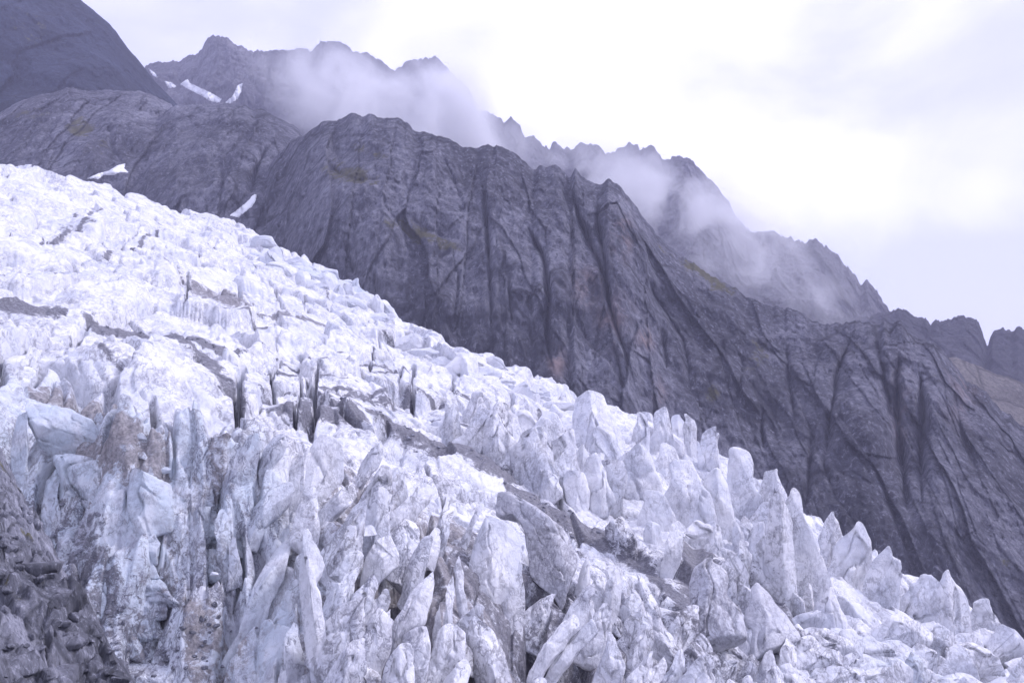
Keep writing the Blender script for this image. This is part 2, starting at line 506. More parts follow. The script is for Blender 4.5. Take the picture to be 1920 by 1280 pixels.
def resample(P, n):
    P = np.vstack([P, P[:1]])
    # round the corners a little, then space the points evenly
    d = np.r_[0, np.cumsum(np.linalg.norm(np.diff(P, axis=0), axis=1))]
    t = np.linspace(0, d[-1], n, endpoint=False)
    Q = np.stack([np.interp(t, d, P[:, k]) for k in range(P.shape[1])], 1)
    for _ in range(1): Q = .25 * np.roll(Q, 1, 0) + .5 * Q + .25 * np.roll(Q, -1, 0)
    return Q


def body_mesh(O3, nf, tk, seed, facets=9, rough=1., ns=72, nr=22, cone=1.0):
    """a chipped block of ice: O3 its outline (3-D, flat), nf the way it faces, tk its half thickness"""
    r = np.random.default_rng(seed)
    O = resample(O3, ns)
    C = O.mean(0); S = tk
    d = O - C
    w_, v_ = np.linalg.eigh(d.T @ d)
    a = v_[:, 2]; al = (d @ a)
    lo, hi = np.percentile(al, 22), np.percentile(al, 78)
    inner = C + np.clip(al * .8, lo, hi)[:, None] * a
    k = np.concatenate([np.sin(np.linspace(0, 1, nr) * math.pi / 2) ** .8])           # 0 centre .. 1 rim
    k = np.linspace(0, 1, nr) ** .75
    hf = (1 - k ** 2.2) ** .6
    front = [inner + (O - inner) * kk + nf * tk * h for kk, h in zip(k, hf)]
    backs = [inner + (O - inner) * kk - nf * tk * 1.4 * h for kk, h in zip(k[::-1][1::2], hf[::-1][1::2])]
    P = np.array(front + backs).reshape(-1, 3); rows = len(front) + len(backs)
    q = P / (S * 2.2) + seed * 3.7
    P = P + np.stack([fbm(q, 3, 1), fbm(q, 3, 2), fbm(q, 3, 3)], 1) * S * .22
    e1 = a - nf * (a @ nf); e1 /= np.linalg.norm(e1); e2 = np.cross(nf, e1)
    for _ in range(facets):                                # flat breaks
        an = r.uniform(0, 2 * math.pi); ti = r.uniform(.15, cone)
        nrm = nf * math.cos(ti) + (e1 * math.cos(an) * .45 + e2 * math.sin(an)) * math.sin(ti); nrm /= np.linalg.norm(nrm)
        pr = (P - C) @ nrm
        lim = np.percentile(pr, r.uniform(58, 93))
        P = P - (np.clip(pr - lim, 0, None) * r.uniform(.75, 1.))[:, None] * nrm
    # splits along the length: slices set a little forward or back, with a groove between
    qa = (P - C) @ a; qe = (P - C) @ e2
    wq = fbm(P / (S * 1.5) + seed, 3, 8)
    f1, f2, rr, of = voro(np.stack([(qe + wq * S * .35) / (S * 1.0), (qa + wq * S * .6) / (S * 2.4)], 1) + seed * .37, 3)
    fr = ((P - C) @ nf > -.2 * tk)
    P = P + nf * (rough * S * (.22 * (rr[:, 0] - .55) + of[:, 0] * (rr[:, 1] - .5) * .45 + of[:, 1] * (rr[:, 2] - .5) * .4 - .13 * (1 - sstep(0, .13, f2 - f1))) * fr)[:, None]
    # relief combed along the length
    q = P - qa[:, None] * a * .6
    dsp = rough * (S * .10 * (ridged(q / S * .5 + seed, 3, 7) - 1.0) + S * .03 * fbm(q / S * 2.2, 3, 4))
    dirn = P - (C + np.clip(qa, lo, hi)[:, None] * a); dirn /= np.linalg.norm(dirn, axis=1)[:, None] + 1e-6
    P = P + dirn * dsp[:, None]
    i, j = np.meshgrid(np.arange(rows - 1), np.arange(ns), indexing='ij')
    A = (i * ns + j).ravel(); B_ = (i * ns + (j + 1) % ns).ravel()
    quads = np.stack([A, A + ns, B_ + ns, B_], 1)
    return P, quads


TH = np.array([0, 0, 1.])
n_serac = 0


def ice_body(poly, label, group=None, back=.45, tk=.42, dirt=0., blue=0., film=None, brown=0., grey=0., facets=18, rough=1., name='serac', cat='ice tower', cone=1.0, ns=72, nr=22, sink=2.2):
    """poly: outline in photo pixels; the body stands where the foot of that outline meets the glacier"""
    global n_serac
    n_serac += 1
    P2 = np.array(poly, float)
    lowest = P2[:, 1].max()
    fx = P2[P2[:, 1] > lowest - .12 * np.ptp(P2[:, 1]) - 1][:, 0].mean()
    B = hit(fx, min(lowest, 1420))
    if lowest > 1420: B = hit(fx, 1420)
    v = V(P2[:, 1]); u = U(P2[:, 0])
    dd = (B[1] - back * B[2]) / (1 - back * v)
    O3 = np.stack([u * dd, dd, v * dd], 1)
    # the foot goes on down into the glacier
    h = (O3[:, 2] - O3[:, 2].min()) / max(np.ptp(O3[:, 2]), .1)
    O3[:, 2] -= sink * np.clip(1 - h * 2.5, 0, 1); O3[:, 1] += sink * .3 * np.clip(1 - h * 2.5, 0, 1)
    nf = np.array([-.15 * B[0] / B[1], -1, back * 1.0]); nf /= np.linalg.norm(nf)
    e = O3 - O3.mean(0)
    wd = np.sqrt(np.sort(np.linalg.eigvalsh(e.T @ e / len(e)))[1]) * 2.2
    P, q = body_mesh(O3, nf, max(wd * tk * 1.25, .25), 1000 + n_serac, facets, rough, ns, nr, cone)
    ds, bl, br = stains(P[:, 0], P[:, 1])
    ds = np.clip(ds * .42 + dirt, 0, 1)
    fm = film_of(P[:, 0], P[:, 1]) if film is None else np.full(len(P), film)
    base = O3[np.argmin(O3[:, 2])]
    o = mesh_obj(name, P - base, q, ICE, {'dirt': ds, 'blue': np.clip(bl * .8 + blue, 0, 1), 'brown': np.maximum(br, brown), 'film': fm, 'grey': np.full(len(P), grey)})
    o.location = base
    return tag(o, label, cat, group)


def tower(bx, by, tx, ty, w, top):
    """irregular outline of a leaning tower: foot, tip and width in photo pixels, top = how blunt"""
    r = random
    ax, ay = tx - bx, ty - by
    L = math.hypot(ax, ay) or 1; nx, ny = -ay / L, ax / L
    if nx < 0: nx, ny = -nx, -ny
    prof = [(-.12, .74), (.22, .64), (.48, .52), (.7, .42 - .1 * (1 - top)), (.88, .27 * top + .08)]
    lft, rgt = [], []
    for s1, h in prof:
        for side, lst in ((-1, lft), (1, rgt)):
            k = h * w * r.uniform(.7, 1.3); s2 = s1 + r.uniform(-.08, .08) * (s1 > 0)
            lst.append((bx + ax * s2 + side * nx * k, by + ay * s2 + side * ny * k))
    sh = r.uniform(-.32, .32) * w * (.4 + .6 * top)
    tip = [(tx - nx * w * .16 * top + nx * sh, ty - ny * w * .16 * top + r.uniform(0, .06) * L * top), (tx + nx * w * .16 * top + nx * sh, ty + ny * w * .16 * top + r.uniform(0, .06) * L * top)]
    return lft + tip + rgt[::-1]


def serac(bx, by, tx, ty, wpx, label, group=None, thick=1.2, back=.45, top=.55, power=2.4, res=1., **kw):
    kw.setdefault('tk', .38 * thick)
    return ice_body(tower(bx, by, tx, ty, wpx, top), label, group, back=back, **kw)


SER = [
    # skyline of the right flank, from the rounded pair down to the last spikes
    (1130, 835, 1112, 716, 105, 'broad rounded ice tower rising as the first big hump of the glacier skyline', .55, .75, 0),
    (1135, 855, 1138, 785, 62, 'pointed white serac standing in front of the broad rounded skyline hump', .45, .5, 0),
    (1205, 840, 1205, 772, 36, 'small blunt serac between the skyline hump and the row of pale knobs', .3, .7, 0),
    (1240, 836, 1237, 756, 46, 'egg shaped bluish serac, first of the row of knobs against the cliff', .3, .75, 0),
    (1275, 836, 1271, 768, 36, 'short white serac tucked between two taller knobs on the skyline', .3, .7, 0),
    (1300, 858, 1293, 767, 42, 'sharp tipped serac in the middle of the skyline row of knobs', .3, .4, 0),
    (1336, 880, 1326, 789, 48, 'slanting white serac ending the skyline row of knobs, gap to its right', .3, .5, 0),
    (1396, 975, 1393, 827, 72, 'dome topped serac with a grey band across it, alone against the dark cliff', .2, .8, 0),
    (1448, 985, 1450, 871, 58, 'bright blocky serac peeping up behind the tallest pair of towers', .2, .7, 0),
    (1470, 1120, 1470, 912, 70, 'tall rounded serac with a grey shaded side, front one of the tallest pair', .15, .8, 0),
    (1516, 1118, 1502, 884, 82, 'tallest white serac with a sharp shoulder, rear one of the tallest pair', .15, .45, 0),
    (1570, 1060, 1556, 956, 50, 'thin spike of ice leaning on the right side of the tallest serac', .2, .25, 0),
    (1600, 1100, 1622, 970, 78, 'jagged grey serac with a thumb shaped tip on its right end', .25, .3, 0),
    (1655, 1125, 1664, 1014, 72, 'broad jagged serac with one small horn at its upper right corner', .25, .3, 0),
    (1735, 1150, 1738, 1068, 70, 'grey serac with a ragged saw toothed top before the white pyramid', .25, .4, 0),
    (1795, 1170, 1781, 1056, 84, 'white pyramid shaped serac near the lower end of the skyline', .25, .18, 0),
    (1850, 1180, 1846, 1117, 46, 'small grey block serac just below the white pyramid', .25, .6, 0),
    (1890, 1225, 1885, 1160, 60, 'low rounded serac where the skyline runs out of the picture', .3, .6, 0),
    # behind the dirt band, right of centre
    (1290, 1000, 1283, 846, 92, 'wide pale serac with vertical cracks between the humped one and the dome', .4, .7, 0),
    (1345, 1008, 1345, 868, 66, 'column like white serac directly left of the dome topped one', .3, .65, 0),
    (1386, 1100, 1374, 1030, 46, 'bright leaf shaped shard of ice beside a dirty hollow', .4, .2, 0),
    (1430, 1100, 1421, 1004, 42, 'narrow serac with dark pits at the foot of the tallest pair', .3, .5, 0),
    (1560, 1165, 1566, 1092, 60, 'bright little peak of ice at the foot of the tallest white serac', .4, .15, 0),
    (1345, 1165, 1318, 1024, 96, 'large dirty grey slab of ice dipping right below the leaf shaped shard', .8, .5, .42),
    (1455, 1185, 1415, 1060, 84, 'second dirty grey slab lying lower right of the first one', .8, .5, .42),
]
for bx, by, tx, ty, w, lab, back, top, di in SER:
    serac(bx, by, tx, ty, w, lab, back=back, top=top, dirt=0. if di > .3 else di, grey=.55 if di > .3 else 0., thick=random.uniform(.9, 1.3), sink=2., cone=.9)

# outlines read off the middle of the photo: z() turns enlarged-view coordinates into photo pixels
def z(*p): return [(375 + .488 * p[i], 750 + .488 * p[i + 1]) for i in range(0, len(p), 2)]
def zl(*p): return [(p[i] / 2, 640 + p[i + 1] / 2) for i in range(0, len(p), 2)]


OUT = [
    (z(210, 90, 225, 180, 210, 330, 190, 400, 140, 410, 70, 380, 50, 320, 70, 240, 130, 190, 160, 110), 'crooked bluish serac beside the narrow black crevasse', .4, dict(blue=.5, film=1.1)),
    (z(60, 370, 110, 380, 125, 480, 150, 650, 60, 650, 45, 560, 45, 420), 'thin pillar of ice between two narrow black crevasses', .2, dict(blue=.2)),
    (z(130, 500, 160, 650, 95, 660, 100, 560), 'little stump of ice right of the thin pillar', .2, {}),
    (z(260, 100, 320, 110, 340, 160, 280, 230, 220, 280, 225, 170), 'small rough serac right behind the crooked bluish one', .5, {}),
    (z(330, 270, 360, 310, 350, 380, 270, 430, 200, 510, 155, 500, 160, 400, 250, 300), 'pointed blade at the head of the great pale one', .7, {}),
    (z(440, 95, 500, 120, 580, 190, 590, 260, 500, 310, 420, 370, 370, 350, 355, 230, 390, 130), 'plump rounded serac just under the dark dirt ridge', .6, dict(film=.5)),
    (z(340, 420, 375, 440, 360, 520, 340, 650, 300, 760, 220, 870, 120, 960, 60, 1086, 40, 1086, 130, 850, 180, 640, 240, 480), 'great pale blade of ice left of the tan faced one', .7, dict(film=.7)),
    (z(310, 740, 340, 800, 300, 900, 200, 1120, 60, 1120, 130, 980, 240, 880), 'low rib of ice below the great pale blade', .8, dict(blue=.3)),
    (z(420, 470, 470, 560, 490, 620, 440, 680, 480, 800, 490, 960, 480, 1050, 440, 1100, 400, 960, 350, 760, 345, 640, 390, 520), 'great tan faced blade of ice sweeping down to the bottom edge', .6, dict(film=.4)),
    (z(420, 470, 470, 560, 490, 615, 430, 640, 385, 540), 'tan stained plate at the head of the sweeping blade', .55, dict(dirt=.75, brown=1., tk=.3)),
    (z(330, 1110, 320, 900, 350, 780, 400, 900, 450, 1110), 'smooth rib at the bottom edge under the sweeping blade', .8, {}),
    (z(600, 285, 610, 340, 560, 390, 450, 440, 430, 400, 520, 320), 'long white block highest of the stack right of the tan stain', .8, {}),
    (z(610, 430, 680, 430, 690, 470, 620, 500, 500, 600, 460, 560, 480, 520), 'clean white block with notches, second in the stack right of the tan stain', .8, dict(film=.3)),
    (z(720, 480, 760, 560, 770, 610, 700, 640, 640, 670, 600, 640, 630, 590, 680, 510), 'bright split block at the right end of the stacked white blocks', .7, dict(film=.4)),
    (z(600, 540, 630, 580, 590, 640, 540, 680, 530, 640, 480, 640), 'small white block under the notched one', .7, dict(film=.4)),
    (z(600, 690, 600, 740, 540, 770, 480, 760, 470, 680, 540, 690), 'dusty square block under the small white one', .6, {}),
    (z(600, 760, 620, 800, 600, 850, 540, 890, 490, 880, 480, 780), 'dull grey block at the lower left of the stacked blocks', .6, dict(dirt=.3)),
    (z(730, 710, 745, 750, 680, 810, 620, 830, 600, 780), 'grey slanting block beside the deep black crack', .8, dict(dirt=.2)),
    (z(740, 760, 750, 820, 700, 900, 640, 960, 620, 900, 660, 820), 'pale slanting block under the grey one by the black crack', .8, {}),
    (z(590, 880, 620, 900, 610, 940, 570, 950, 560, 900), 'small bright lump of ice below the dull grey block', .5, dict(film=.3)),
    (z(700, 980, 720, 1040, 720, 1110, 560, 1110, 500, 1000, 560, 960, 640, 970), 'grimy rubble mound at the bottom edge below the small bright lump', .8, dict(dirt=.3, brown=.6)),
    (z(690, 150, 720, 200, 640, 270, 590, 290, 600, 230, 650, 170), 'blunt serac touching the dark ridge, right of the plump one', .6, {}),
    (z(760, 250, 820, 330, 760, 420, 700, 460, 690, 380, 620, 350, 680, 290), 'rosy grey hummock between the stacked blocks and the dirt ridge', .8, dict(dirt=.2, brown=1.)),
    (z(880, 265, 930, 290, 900, 370, 830, 440, 780, 500, 770, 540, 740, 480, 720, 420, 820, 330), 'long white slanting blade under the dark dirt ridge', .8, {}),
    (z(1000, 270, 1010, 340, 970, 440, 940, 560, 930, 590, 880, 560, 900, 470, 930, 370), 'bluish slanting blade with fine grooves left of the dirt ridge end', .8, {}),
    (z(900, 440, 935, 520, 920, 600, 860, 590, 800, 640, 780, 600, 840, 510), 'bright middle blade wedged between two long slanting ones', .8, dict(film=.4)),
    (z(880, 590, 930, 640, 920, 740, 880, 830, 800, 850, 720, 940, 700, 960, 740, 830, 800, 700), 'broad blade of ice slanting up to the right, beside the thin needle', .7, {}),
    (z(880, 840, 890, 950, 880, 1030, 780, 1080, 740, 1030, 700, 970, 770, 880), 'low blade with a cracked face below the broad slanting one', .7, {}),
    (z(920, 770, 935, 850, 900, 940, 885, 900, 900, 800), 'thin sliver of ice in the crevasse beside the low cracked blade', .3, {}),
    (z(1000, 575, 1020, 620, 1025, 720, 1045, 790, 1000, 830, 980, 750, 975, 640), 'thin needle of ice left of the massive white tower', .4, {}),
    (z(960, 620, 980, 700, 990, 800, 960, 960, 920, 1000, 930, 720), 'flat slab of ice leaning behind the thin needle', .5, {}),
    (z(1120, 440, 1200, 440, 1255, 490, 1260, 580, 1240, 700, 1200, 830, 1110, 830, 1040, 760, 1025, 640, 1040, 540), 'massive white tower of ice standing left of the dark hollow', .45, dict(film=.45)),
    (z(1240, 590, 1255, 700, 1250, 850, 1240, 960, 1170, 900, 1110, 830, 1130, 700, 1190, 620), 'fluted shard leaning against the front of the massive white tower', .4, {}),
    (z(1130, 350, 1110, 390, 1050, 470, 1000, 560, 970, 590, 975, 530, 1030, 440, 1090, 320), 'narrow slanting blade whose top touches the dark dirt ridge', .8, dict(dirt=.1)),
    (z(1140, 340, 1200, 330, 1290, 380, 1380, 460, 1450, 520, 1490, 560, 1430, 650, 1390, 750, 1350, 700, 1270, 640, 1250, 500, 1200, 430, 1120, 430), 'huge smooth grey slab of folded ice with fine stripes at the centre', .7, dict(grey=.6, dirt=.22, tk=.3, facets=12, rough=1., film=.8)),
    (z(1440, 795, 1470, 850, 1430, 900, 1340, 1000, 1270, 1100, 1220, 1100, 1300, 960, 1380, 850), 'straight slab of ice tilted right, left one of two by the hollow', .9, dict(film=.4, facets=5)),
    (z(1510, 840, 1535, 890, 1450, 970, 1370, 1050, 1320, 1110, 1260, 1110, 1370, 980, 1450, 890), 'straight slab of ice tilted right, right one of two by the hollow', .9, dict(film=.4, facets=5)),
    (z(1040, 960, 1055, 1000, 980, 1110, 860, 1110, 930, 1030), 'bright slab lying along the bottom edge left of the crumbling heap', .9, dict(film=.3)),
    (z(1060, 800, 1150, 850, 1190, 960, 1200, 1110, 1060, 1110, 1040, 930, 1000, 880), 'crumbling heap shaped serac with brownish grit on it', .7, dict(dirt=.15, brown=.8)),
    (z(1490, 580, 1510, 640, 1510, 690, 1440, 740, 1425, 700), 'bright triangular shard against the grey folded slab', .6, dict(film=.3)),
    (z(1590, 600, 1650, 620, 1660, 700, 1620, 800, 1570, 850, 1540, 760, 1560, 680), 'ribbed white serac just under the dark groove', .6, dict(film=.5)),
    (z(1500, 700, 1530, 760, 1510, 830, 1440, 830, 1410, 780, 1440, 740), 'dark edged shard below the bright triangular one', .6, dict(dirt=.3)),
    (z(1680, 640, 1740, 680, 1785, 760, 1770, 830, 1740, 840, 1690, 740), 'leaning serac with deep flutes under the dark groove', .6, {}),
    (z(1580, 820, 1620, 900, 1640, 1000, 1600, 1100, 1480, 1100, 1530, 960), 'smooth pale hump of ice at the bottom edge, right of the tilted slabs', .7, dict(film=.5)),
    (z(1700, 830, 1740, 900, 1700, 990, 1640, 980, 1650, 880), 'squat fluted serac between the pale hump and the dark groove', .6, {}),
    (z(1800, 960, 1820, 1000, 1790, 1060, 1700, 1110, 1650, 1110, 1720, 1010), 'slanting blade among dirty ice near the bottom edge', .8, dict(dirt=.15)),
    (z(1730, 450, 1770, 470, 1785, 560, 1750, 600, 1710, 580, 1695, 490), 'short rounded white serac, left one of a close pair above the groove', .4, dict(film=.4)),
    (z(1840, 430, 1885, 470, 1880, 560, 1830, 660, 1790, 700, 1765, 660, 1785, 560, 1810, 470), 'tall smooth white serac, right one of the close pair above the groove', .4, dict(film=.35)),
    (z(1640, 410, 1680, 470, 1690, 620, 1640, 610, 1550, 510, 1545, 480), 'wedge of dirty ice propped on the left of the close pair', .4, dict(dirt=.12)),
    (z(1690, 165, 1750, 180, 1765, 260, 1810, 380, 1740, 420, 1660, 380, 1590, 350, 1570, 300, 1600, 210), 'wide grey faced serac with a humped crest below the row of knobs', .45, {}),
    (z(1410, 250, 1480, 270, 1505, 350, 1490, 440, 1420, 400, 1390, 300), 'white serac with a blunt top above the dirt band', .5, dict(film=.4)),
    (z(1330, 255, 1380, 280, 1395, 350, 1330, 380, 1290, 310), 'small tilted serac left of the blunt topped one above the dirt band', .5, {}),
    (z(1210, 240, 1290, 260, 1300, 320, 1240, 330, 1190, 300), 'low crumpled serac just above the start of the grey slab', .5, dict(dirt=.25)),
    # left terrace and the wall under it
    (zl(100, 220, 250, 240, 340, 290, 400, 370, 380, 405, 150, 415, 110, 300), 'smooth pale blue ice face under the dark debris on the left terrace', .35, dict(blue=1., film=.4, tk=.3, facets=5)),
    (zl(640, 650, 700, 640, 790, 600, 788, 720, 700, 728), 'square greenish grey block left of the narrow black crevasse', .25, dict(dirt=.1, blue=.3)),
    (zl(480, 470, 640, 500, 640, 660, 500, 690, 470, 600), 'pale upright ice face below the brown debris with its chunks', .4, dict(blue=.4, film=.8)),
    (zl(270, 600, 340, 640, 390, 760, 330, 830, 220, 820, 200, 700), 'cone shaped mass of bluish ice below the single bright chunk', .6, dict(blue=.7, film=.9)),
    (zl(380, 820, 430, 880, 440, 970, 330, 990, 280, 940), 'bluish ice lump with a smooth slanting face near the moraine', .5, dict(blue=.9, film=.5)),
    (zl(700, 930, 730, 990, 700, 1015, 655, 950), 'small pale boulder of ice above the brown hollow', .5, dict(film=.4)),
    (zl(500, 1120, 650, 1140, 790, 1190, 810, 1300, 400, 1300, 430, 1180), 'long low mound of dusty ice at the bottom left of the blades', .9, dict(dirt=.15, film=1.)),
    (zl(550, 690, 680, 690, 740, 760, 745, 960, 620, 1010, 510, 900), 'rounded face of gritty brownish ice above the hollow', .55, dict(dirt=.35, brown=.7, film=1.1)),
    (zl(200, 420, 400, 440, 430, 550, 330, 600, 220, 570), 'broken ice face just under the smooth pale blue one', .5, dict(blue=.5, film=1.)),
    (zl(660, 340, 860, 330, 850, 480, 780, 590, 690, 560), 'dull brownish ice block at the right end of the left terrace', .5, dict(dirt=.3, brown=.8)),
    (zl(20, 250, 90, 240, 100, 420, 90, 560, 40, 480), 'dark bluish pillar of ice at the left edge', .3, dict(blue=1., film=1.)),
    (zl(130, 480, 200, 500, 220, 680, 190, 780, 120, 620), 'bluish ice rib beside the top of the moraine bank', .5, dict(blue=.8, film=1.)),
    (zl(250, 980, 420, 1000, 470, 1080, 400, 1130, 260, 1080), 'low dusty ice swell next to the moraine bank', .8, dict(dirt=.3, film=1.1)),
]
taken = [((s_[0] + s_[2]) / 2, (s_[1] + s_[3]) / 2, s_[4]) for s_ in SER]
for poly, lab, back, kw in OUT:
    kw.setdefault('rough', .6); kw.setdefault('tk', .5)
    ice_body(poly, lab, back=back, ns=96, nr=30, **kw)
    A_ = np.array(poly); c_ = A_.mean(0)
    taken.append((c_[0], c_[1], .8 * min(np.ptp(A_[:, 0]), np.ptp(A_[:, 1]))))
    if np.ptp(A_[:, 1]) > 1.6 * np.ptp(A_[:, 0]):
        for q_ in (.28, .72):
            yy = A_[:, 1].min() + q_ * np.ptp(A_[:, 1]); m_ = np.abs(A_[:, 1] - yy) < .3 * np.ptp(A_[:, 1])
            taken.append((A_[m_, 0].mean(), yy, .8 * np.ptp(A_[:, 0])))


def inside(px, py, poly):
    c = False; n = len(poly)
    for k in range(n):
        (x1, y1), (x2, y2) = poly[k], poly[(k + 1) % n]
        if (y1 > py) != (y2 > py) and px < (x2 - x1) * (py - y1) / (y2 - y1) + x1: c = not c
    return c


def fill(poly, n, sx, sy, wr, hr, lean, label, group, back, top, dirt=0., keep=.55, thick=(1., 1.6), **kw):
    xs = [p[0] for p in poly]; ys = [p[1] for p in poly]
    got, tries = 0, 0
    pts = []
    while got < n and tries < 9000:
        tries += 1
        px, py = random.uniform(min(xs), max(xs)), random.uniform(min(ys), max(ys))
        if not inside(px, py, poly): continue
        if any(abs(px - a) < sx and abs(py - b) < sy for a, b in pts): continue
        h = random.uniform(*hr); w = random.uniform(*wr)
        if any(math.hypot(px - a, (py - h / 2 - b) * .6) < c * keep for a, b, c in taken): continue
        pts.append((px, py)); got += 1
        serac(px, py, px + lean(px, py) * h + random.uniform(-.1, .1) * h, py - h, w, label, group, back=random.uniform(*back), top=random.uniform(*top),
              dirt=dirt * random.random(), thick=random.uniform(.8, 1.25), **kw)
    return got


counts = []
# blades of the lower middle
counts.append(fill([(460, 940), (560, 920), (700, 960), (800, 1000), (930, 1060), (930, 1100), (870, 1300), (430, 1320), (420, 1150), (450, 1050)], 14, 34, 44, (44, 80), (90, 140),
     lambda x, y: .45, 'slanting blade of dusty white ice, one of many crowding the lower middle', 'slanting ice blades in the lower middle', (.6, 1.0), (.3, .7), .12))
# under the groove
counts.append(fill([(1000, 1190), (1130, 1120), (1290, 1210), (1310, 1310), (1000, 1320)], 20, 30, 34, (36, 62), (60, 100),
     lambda x, y: .4, 'short fluted serac, one of those packed below the dark groove', 'short fluted seracs below the dark groove', (.5, .9), (.3, .6), .2))
# the white towers between dirt ridge and skyline
counts.append(fill([(840, 820), (900, 790), (1000, 835), (1110, 865), (1240, 905), (1370, 960), (1360, 1010), (1290, 1040), (1160, 960), (960, 890)], 56, 27, 19, (40, 84), (60, 116),
     lambda x, y: -.02, 'upright white serac massed between the dark dirt ridge and the skyline knobs', 'upright white seracs above the dirt ridge', (.25, .6), (.35, .75), .06))
counts.append(fill([(1380, 960), (1450, 960), (1540, 1090), (1560, 1160), (1400, 1110), (1290, 1080)], 14, 26, 26, (30, 52), (50, 90),
     lambda x, y: -.05, 'pale column of ice around the feet of the tallest seracs', 'pale columns at the feet of the tallest seracs', (.2, .4), (.4, .7), .08))
# jumbled blocks low on the right
counts.append(fill([(1500, 1190), (1560, 1100), (1680, 1100), (1790, 1150), (1935, 1230), (1960, 1330), (1480, 1330)], 46, 30, 24, (50, 100), (34, 72),
     lambda x, y: .0, 'low jumbled ice block tumbled over the lower right of the glacier', 'jumbled ice blocks at the lower right', (.4, .9), (.2, .6), .16))
counts.append(fill([(1310, 1140), (1500, 1190), (1500, 1310), (1310, 1310)], 16, 26, 28, (36, 66), (40, 80),
     lambda x, y: .05, 'grimy angular ice block under the two dirty grey slabs', 'grimy ice blocks under the grey slabs', (.5, .9), (.25, .55), .4))
# small teeth along the upper rim
counts.append(fill([(455, 445), (520, 470), (610, 510), (735, 590), (735, 612), (640, 570), (560, 540), (470, 480)], 40, 13, 8, (24, 48), (18, 36),
     lambda x, y: .05, 'small bluish tooth of ice along the upper rim below the rock dome', 'small ice teeth along the upper rim', (.2, .4), (.4, .8), 0., blue=.25, film=.15, ns=40, nr=14))
counts.append(fill([(745, 615), (800, 635), (900, 680), (1000, 735), (1070, 752), (1060, 775), (960, 745), (860, 700), (760, 650)], 30, 16, 9, (28, 56), (14, 34),
     lambda x, y: .0, 'low white knob of ice along the middle rim under the cliff', 'low white knobs along the middle rim', (.3, .6), (.4, .7), 0., film=.12))
counts.append(fill([(60, 960), (120, 850), (200, 900), (330, 920), (390, 900), (400, 1050), (330, 1130), (240, 1200), (140, 1120)], 26, 30, 26, (40, 84), (40, 80),
     lambda x, y: .0, 'collapsed block of bluish grey ice on the face under the left terrace', 'collapsed blocks under the left terrace', (.6, 1.0), (.35, .65), .25, blue=.5, film=1.0, brown=.5))
print('fill counts', counts, n_serac)

# white chunks resting on the debris of the left terrace
for (cx, cy, w, lab) in [(131, 922, 16, 'single bright white chunk of ice on the bluish wall at left'), (262, 850, 20, 'bright ice chunk on the brown debris, lowest of the cluster there'),
                         (222, 868, 12, 'tiny bright ice chunk left of the debris cluster'), (305, 820, 22, 'flat white ice chunk resting above the brown debris'),
                         (262, 816, 18, 'white ice chunk left of the flat one above the brown debris'), (310, 878, 18, 'white ice chunk at the right end of the brown debris'),
                         (215, 768, 14, 'small white ice chunk beside the dark upper debris'), (402, 1073, 12, 'small white ice chunk at the foot of the black crevasse')]:
    serac(cx, cy + w * .3, cx + random.uniform(-2, 2), cy - w * .45, w, lab, back=.2, top=.6, thick=.9, film=0., rough=.6, ns=36, nr=12, sink=.2, name='ice_chunk', cat='ice chunk')

# ------------------------------------------------------------------ moraine bank at lower left
def mor_h(x, y):
    P3 = np.stack([x, y, 0 * x], 1)
    b, c = -.88, -.376
    z = -10.3 + b * x + c * y
    z = z + 1.6 * fbm(P3 * .09, 4, 60) + .5 * ridged(P3 * .35, 4, 61) - .6
    # a shelf line that splits the bank into two ribs running down to the right
    rib = np.sin((x * .35 + y * .12) * 1.0 + 1.2)
    z = z + .9 * rib
    f1, f2, r, o = voro(np.stack([x / 1.5, y / 1.9], 1), 5)
    z = z + .3 * ((r[:, 0] - .4) + o[:, 0] * (r[:, 1] - .5) * 2 + o[:, 1] * (r[:, 2] - .5) * 2) - .35 * (1 - sstep(0, .15, f2 - f1))
    for sc1, am in ((.62, .26), (.3, .13)):
        f1, f2, r, o = voro(np.stack([x / sc1, y / (sc1 * 1.2)], 1), 6)
        z = z + am * np.clip(r[:, 0] * 1.5 - .35, 0, 1) * sstep(.0, .25, f2 - f1) + am * .6 * (o[:, 0] * (r[:, 1] - .5) * 2 + o[:, 1] * (r[:, 2] - .5) * 2)
    return z


def build_moraine():
    nj, ni = 620, 620
    a = np.linspace(0, 1, nj); b = np.linspace(0, 1, ni)
    A, Bm = np.meshgrid(a, b)
    y = 16 + Bm ** 1.3 * 64
    crest = np.interp(y, [16, 25, 28, 35, 45, 60, 80], [-5., -9.2, -10.4, -15., -21.5, -32., -48])     # rim where the bank drops to the ice
    crest = crest + 1.6 * fbm(np.stack([y.ravel() * .16, 0 * y.ravel(), 0 * y.ravel()], 1), 4, 66).reshape(y.shape)
    x = crest + 9 - A ** 1.3 * 46
    x, y = x.ravel(), y.ravel()
    cr = np.repeat(crest[:, :1].ravel() if crest.ndim > 1 else crest, 1)
    crest = crest.ravel()
    z = mor_h(np.minimum(x, crest + .6 * (x - crest)), y)
    over = np.clip(x - crest, 0, 20)
    z = z - over * 1.4
    P3 = np.stack([x, y, z], 1)
    moss = sstep(.25, .6, fbm(P3 * .16, 3, 70)) * .7
    o = mesh_obj('moraine', np.stack([x, y, z], 1), grid_quads(ni, nj, True), MORAINE, {'moss': moss})
    tag(o, kind='structure')
    return o


moraine = build_moraine()


def bvh_of(o):
    me = o.data
    return BVHTree.FromPolygons([v.co[:] for v in me.vertices], [p.vertices[:] for p in me.polygons])


bv = bvh_of(moraine)


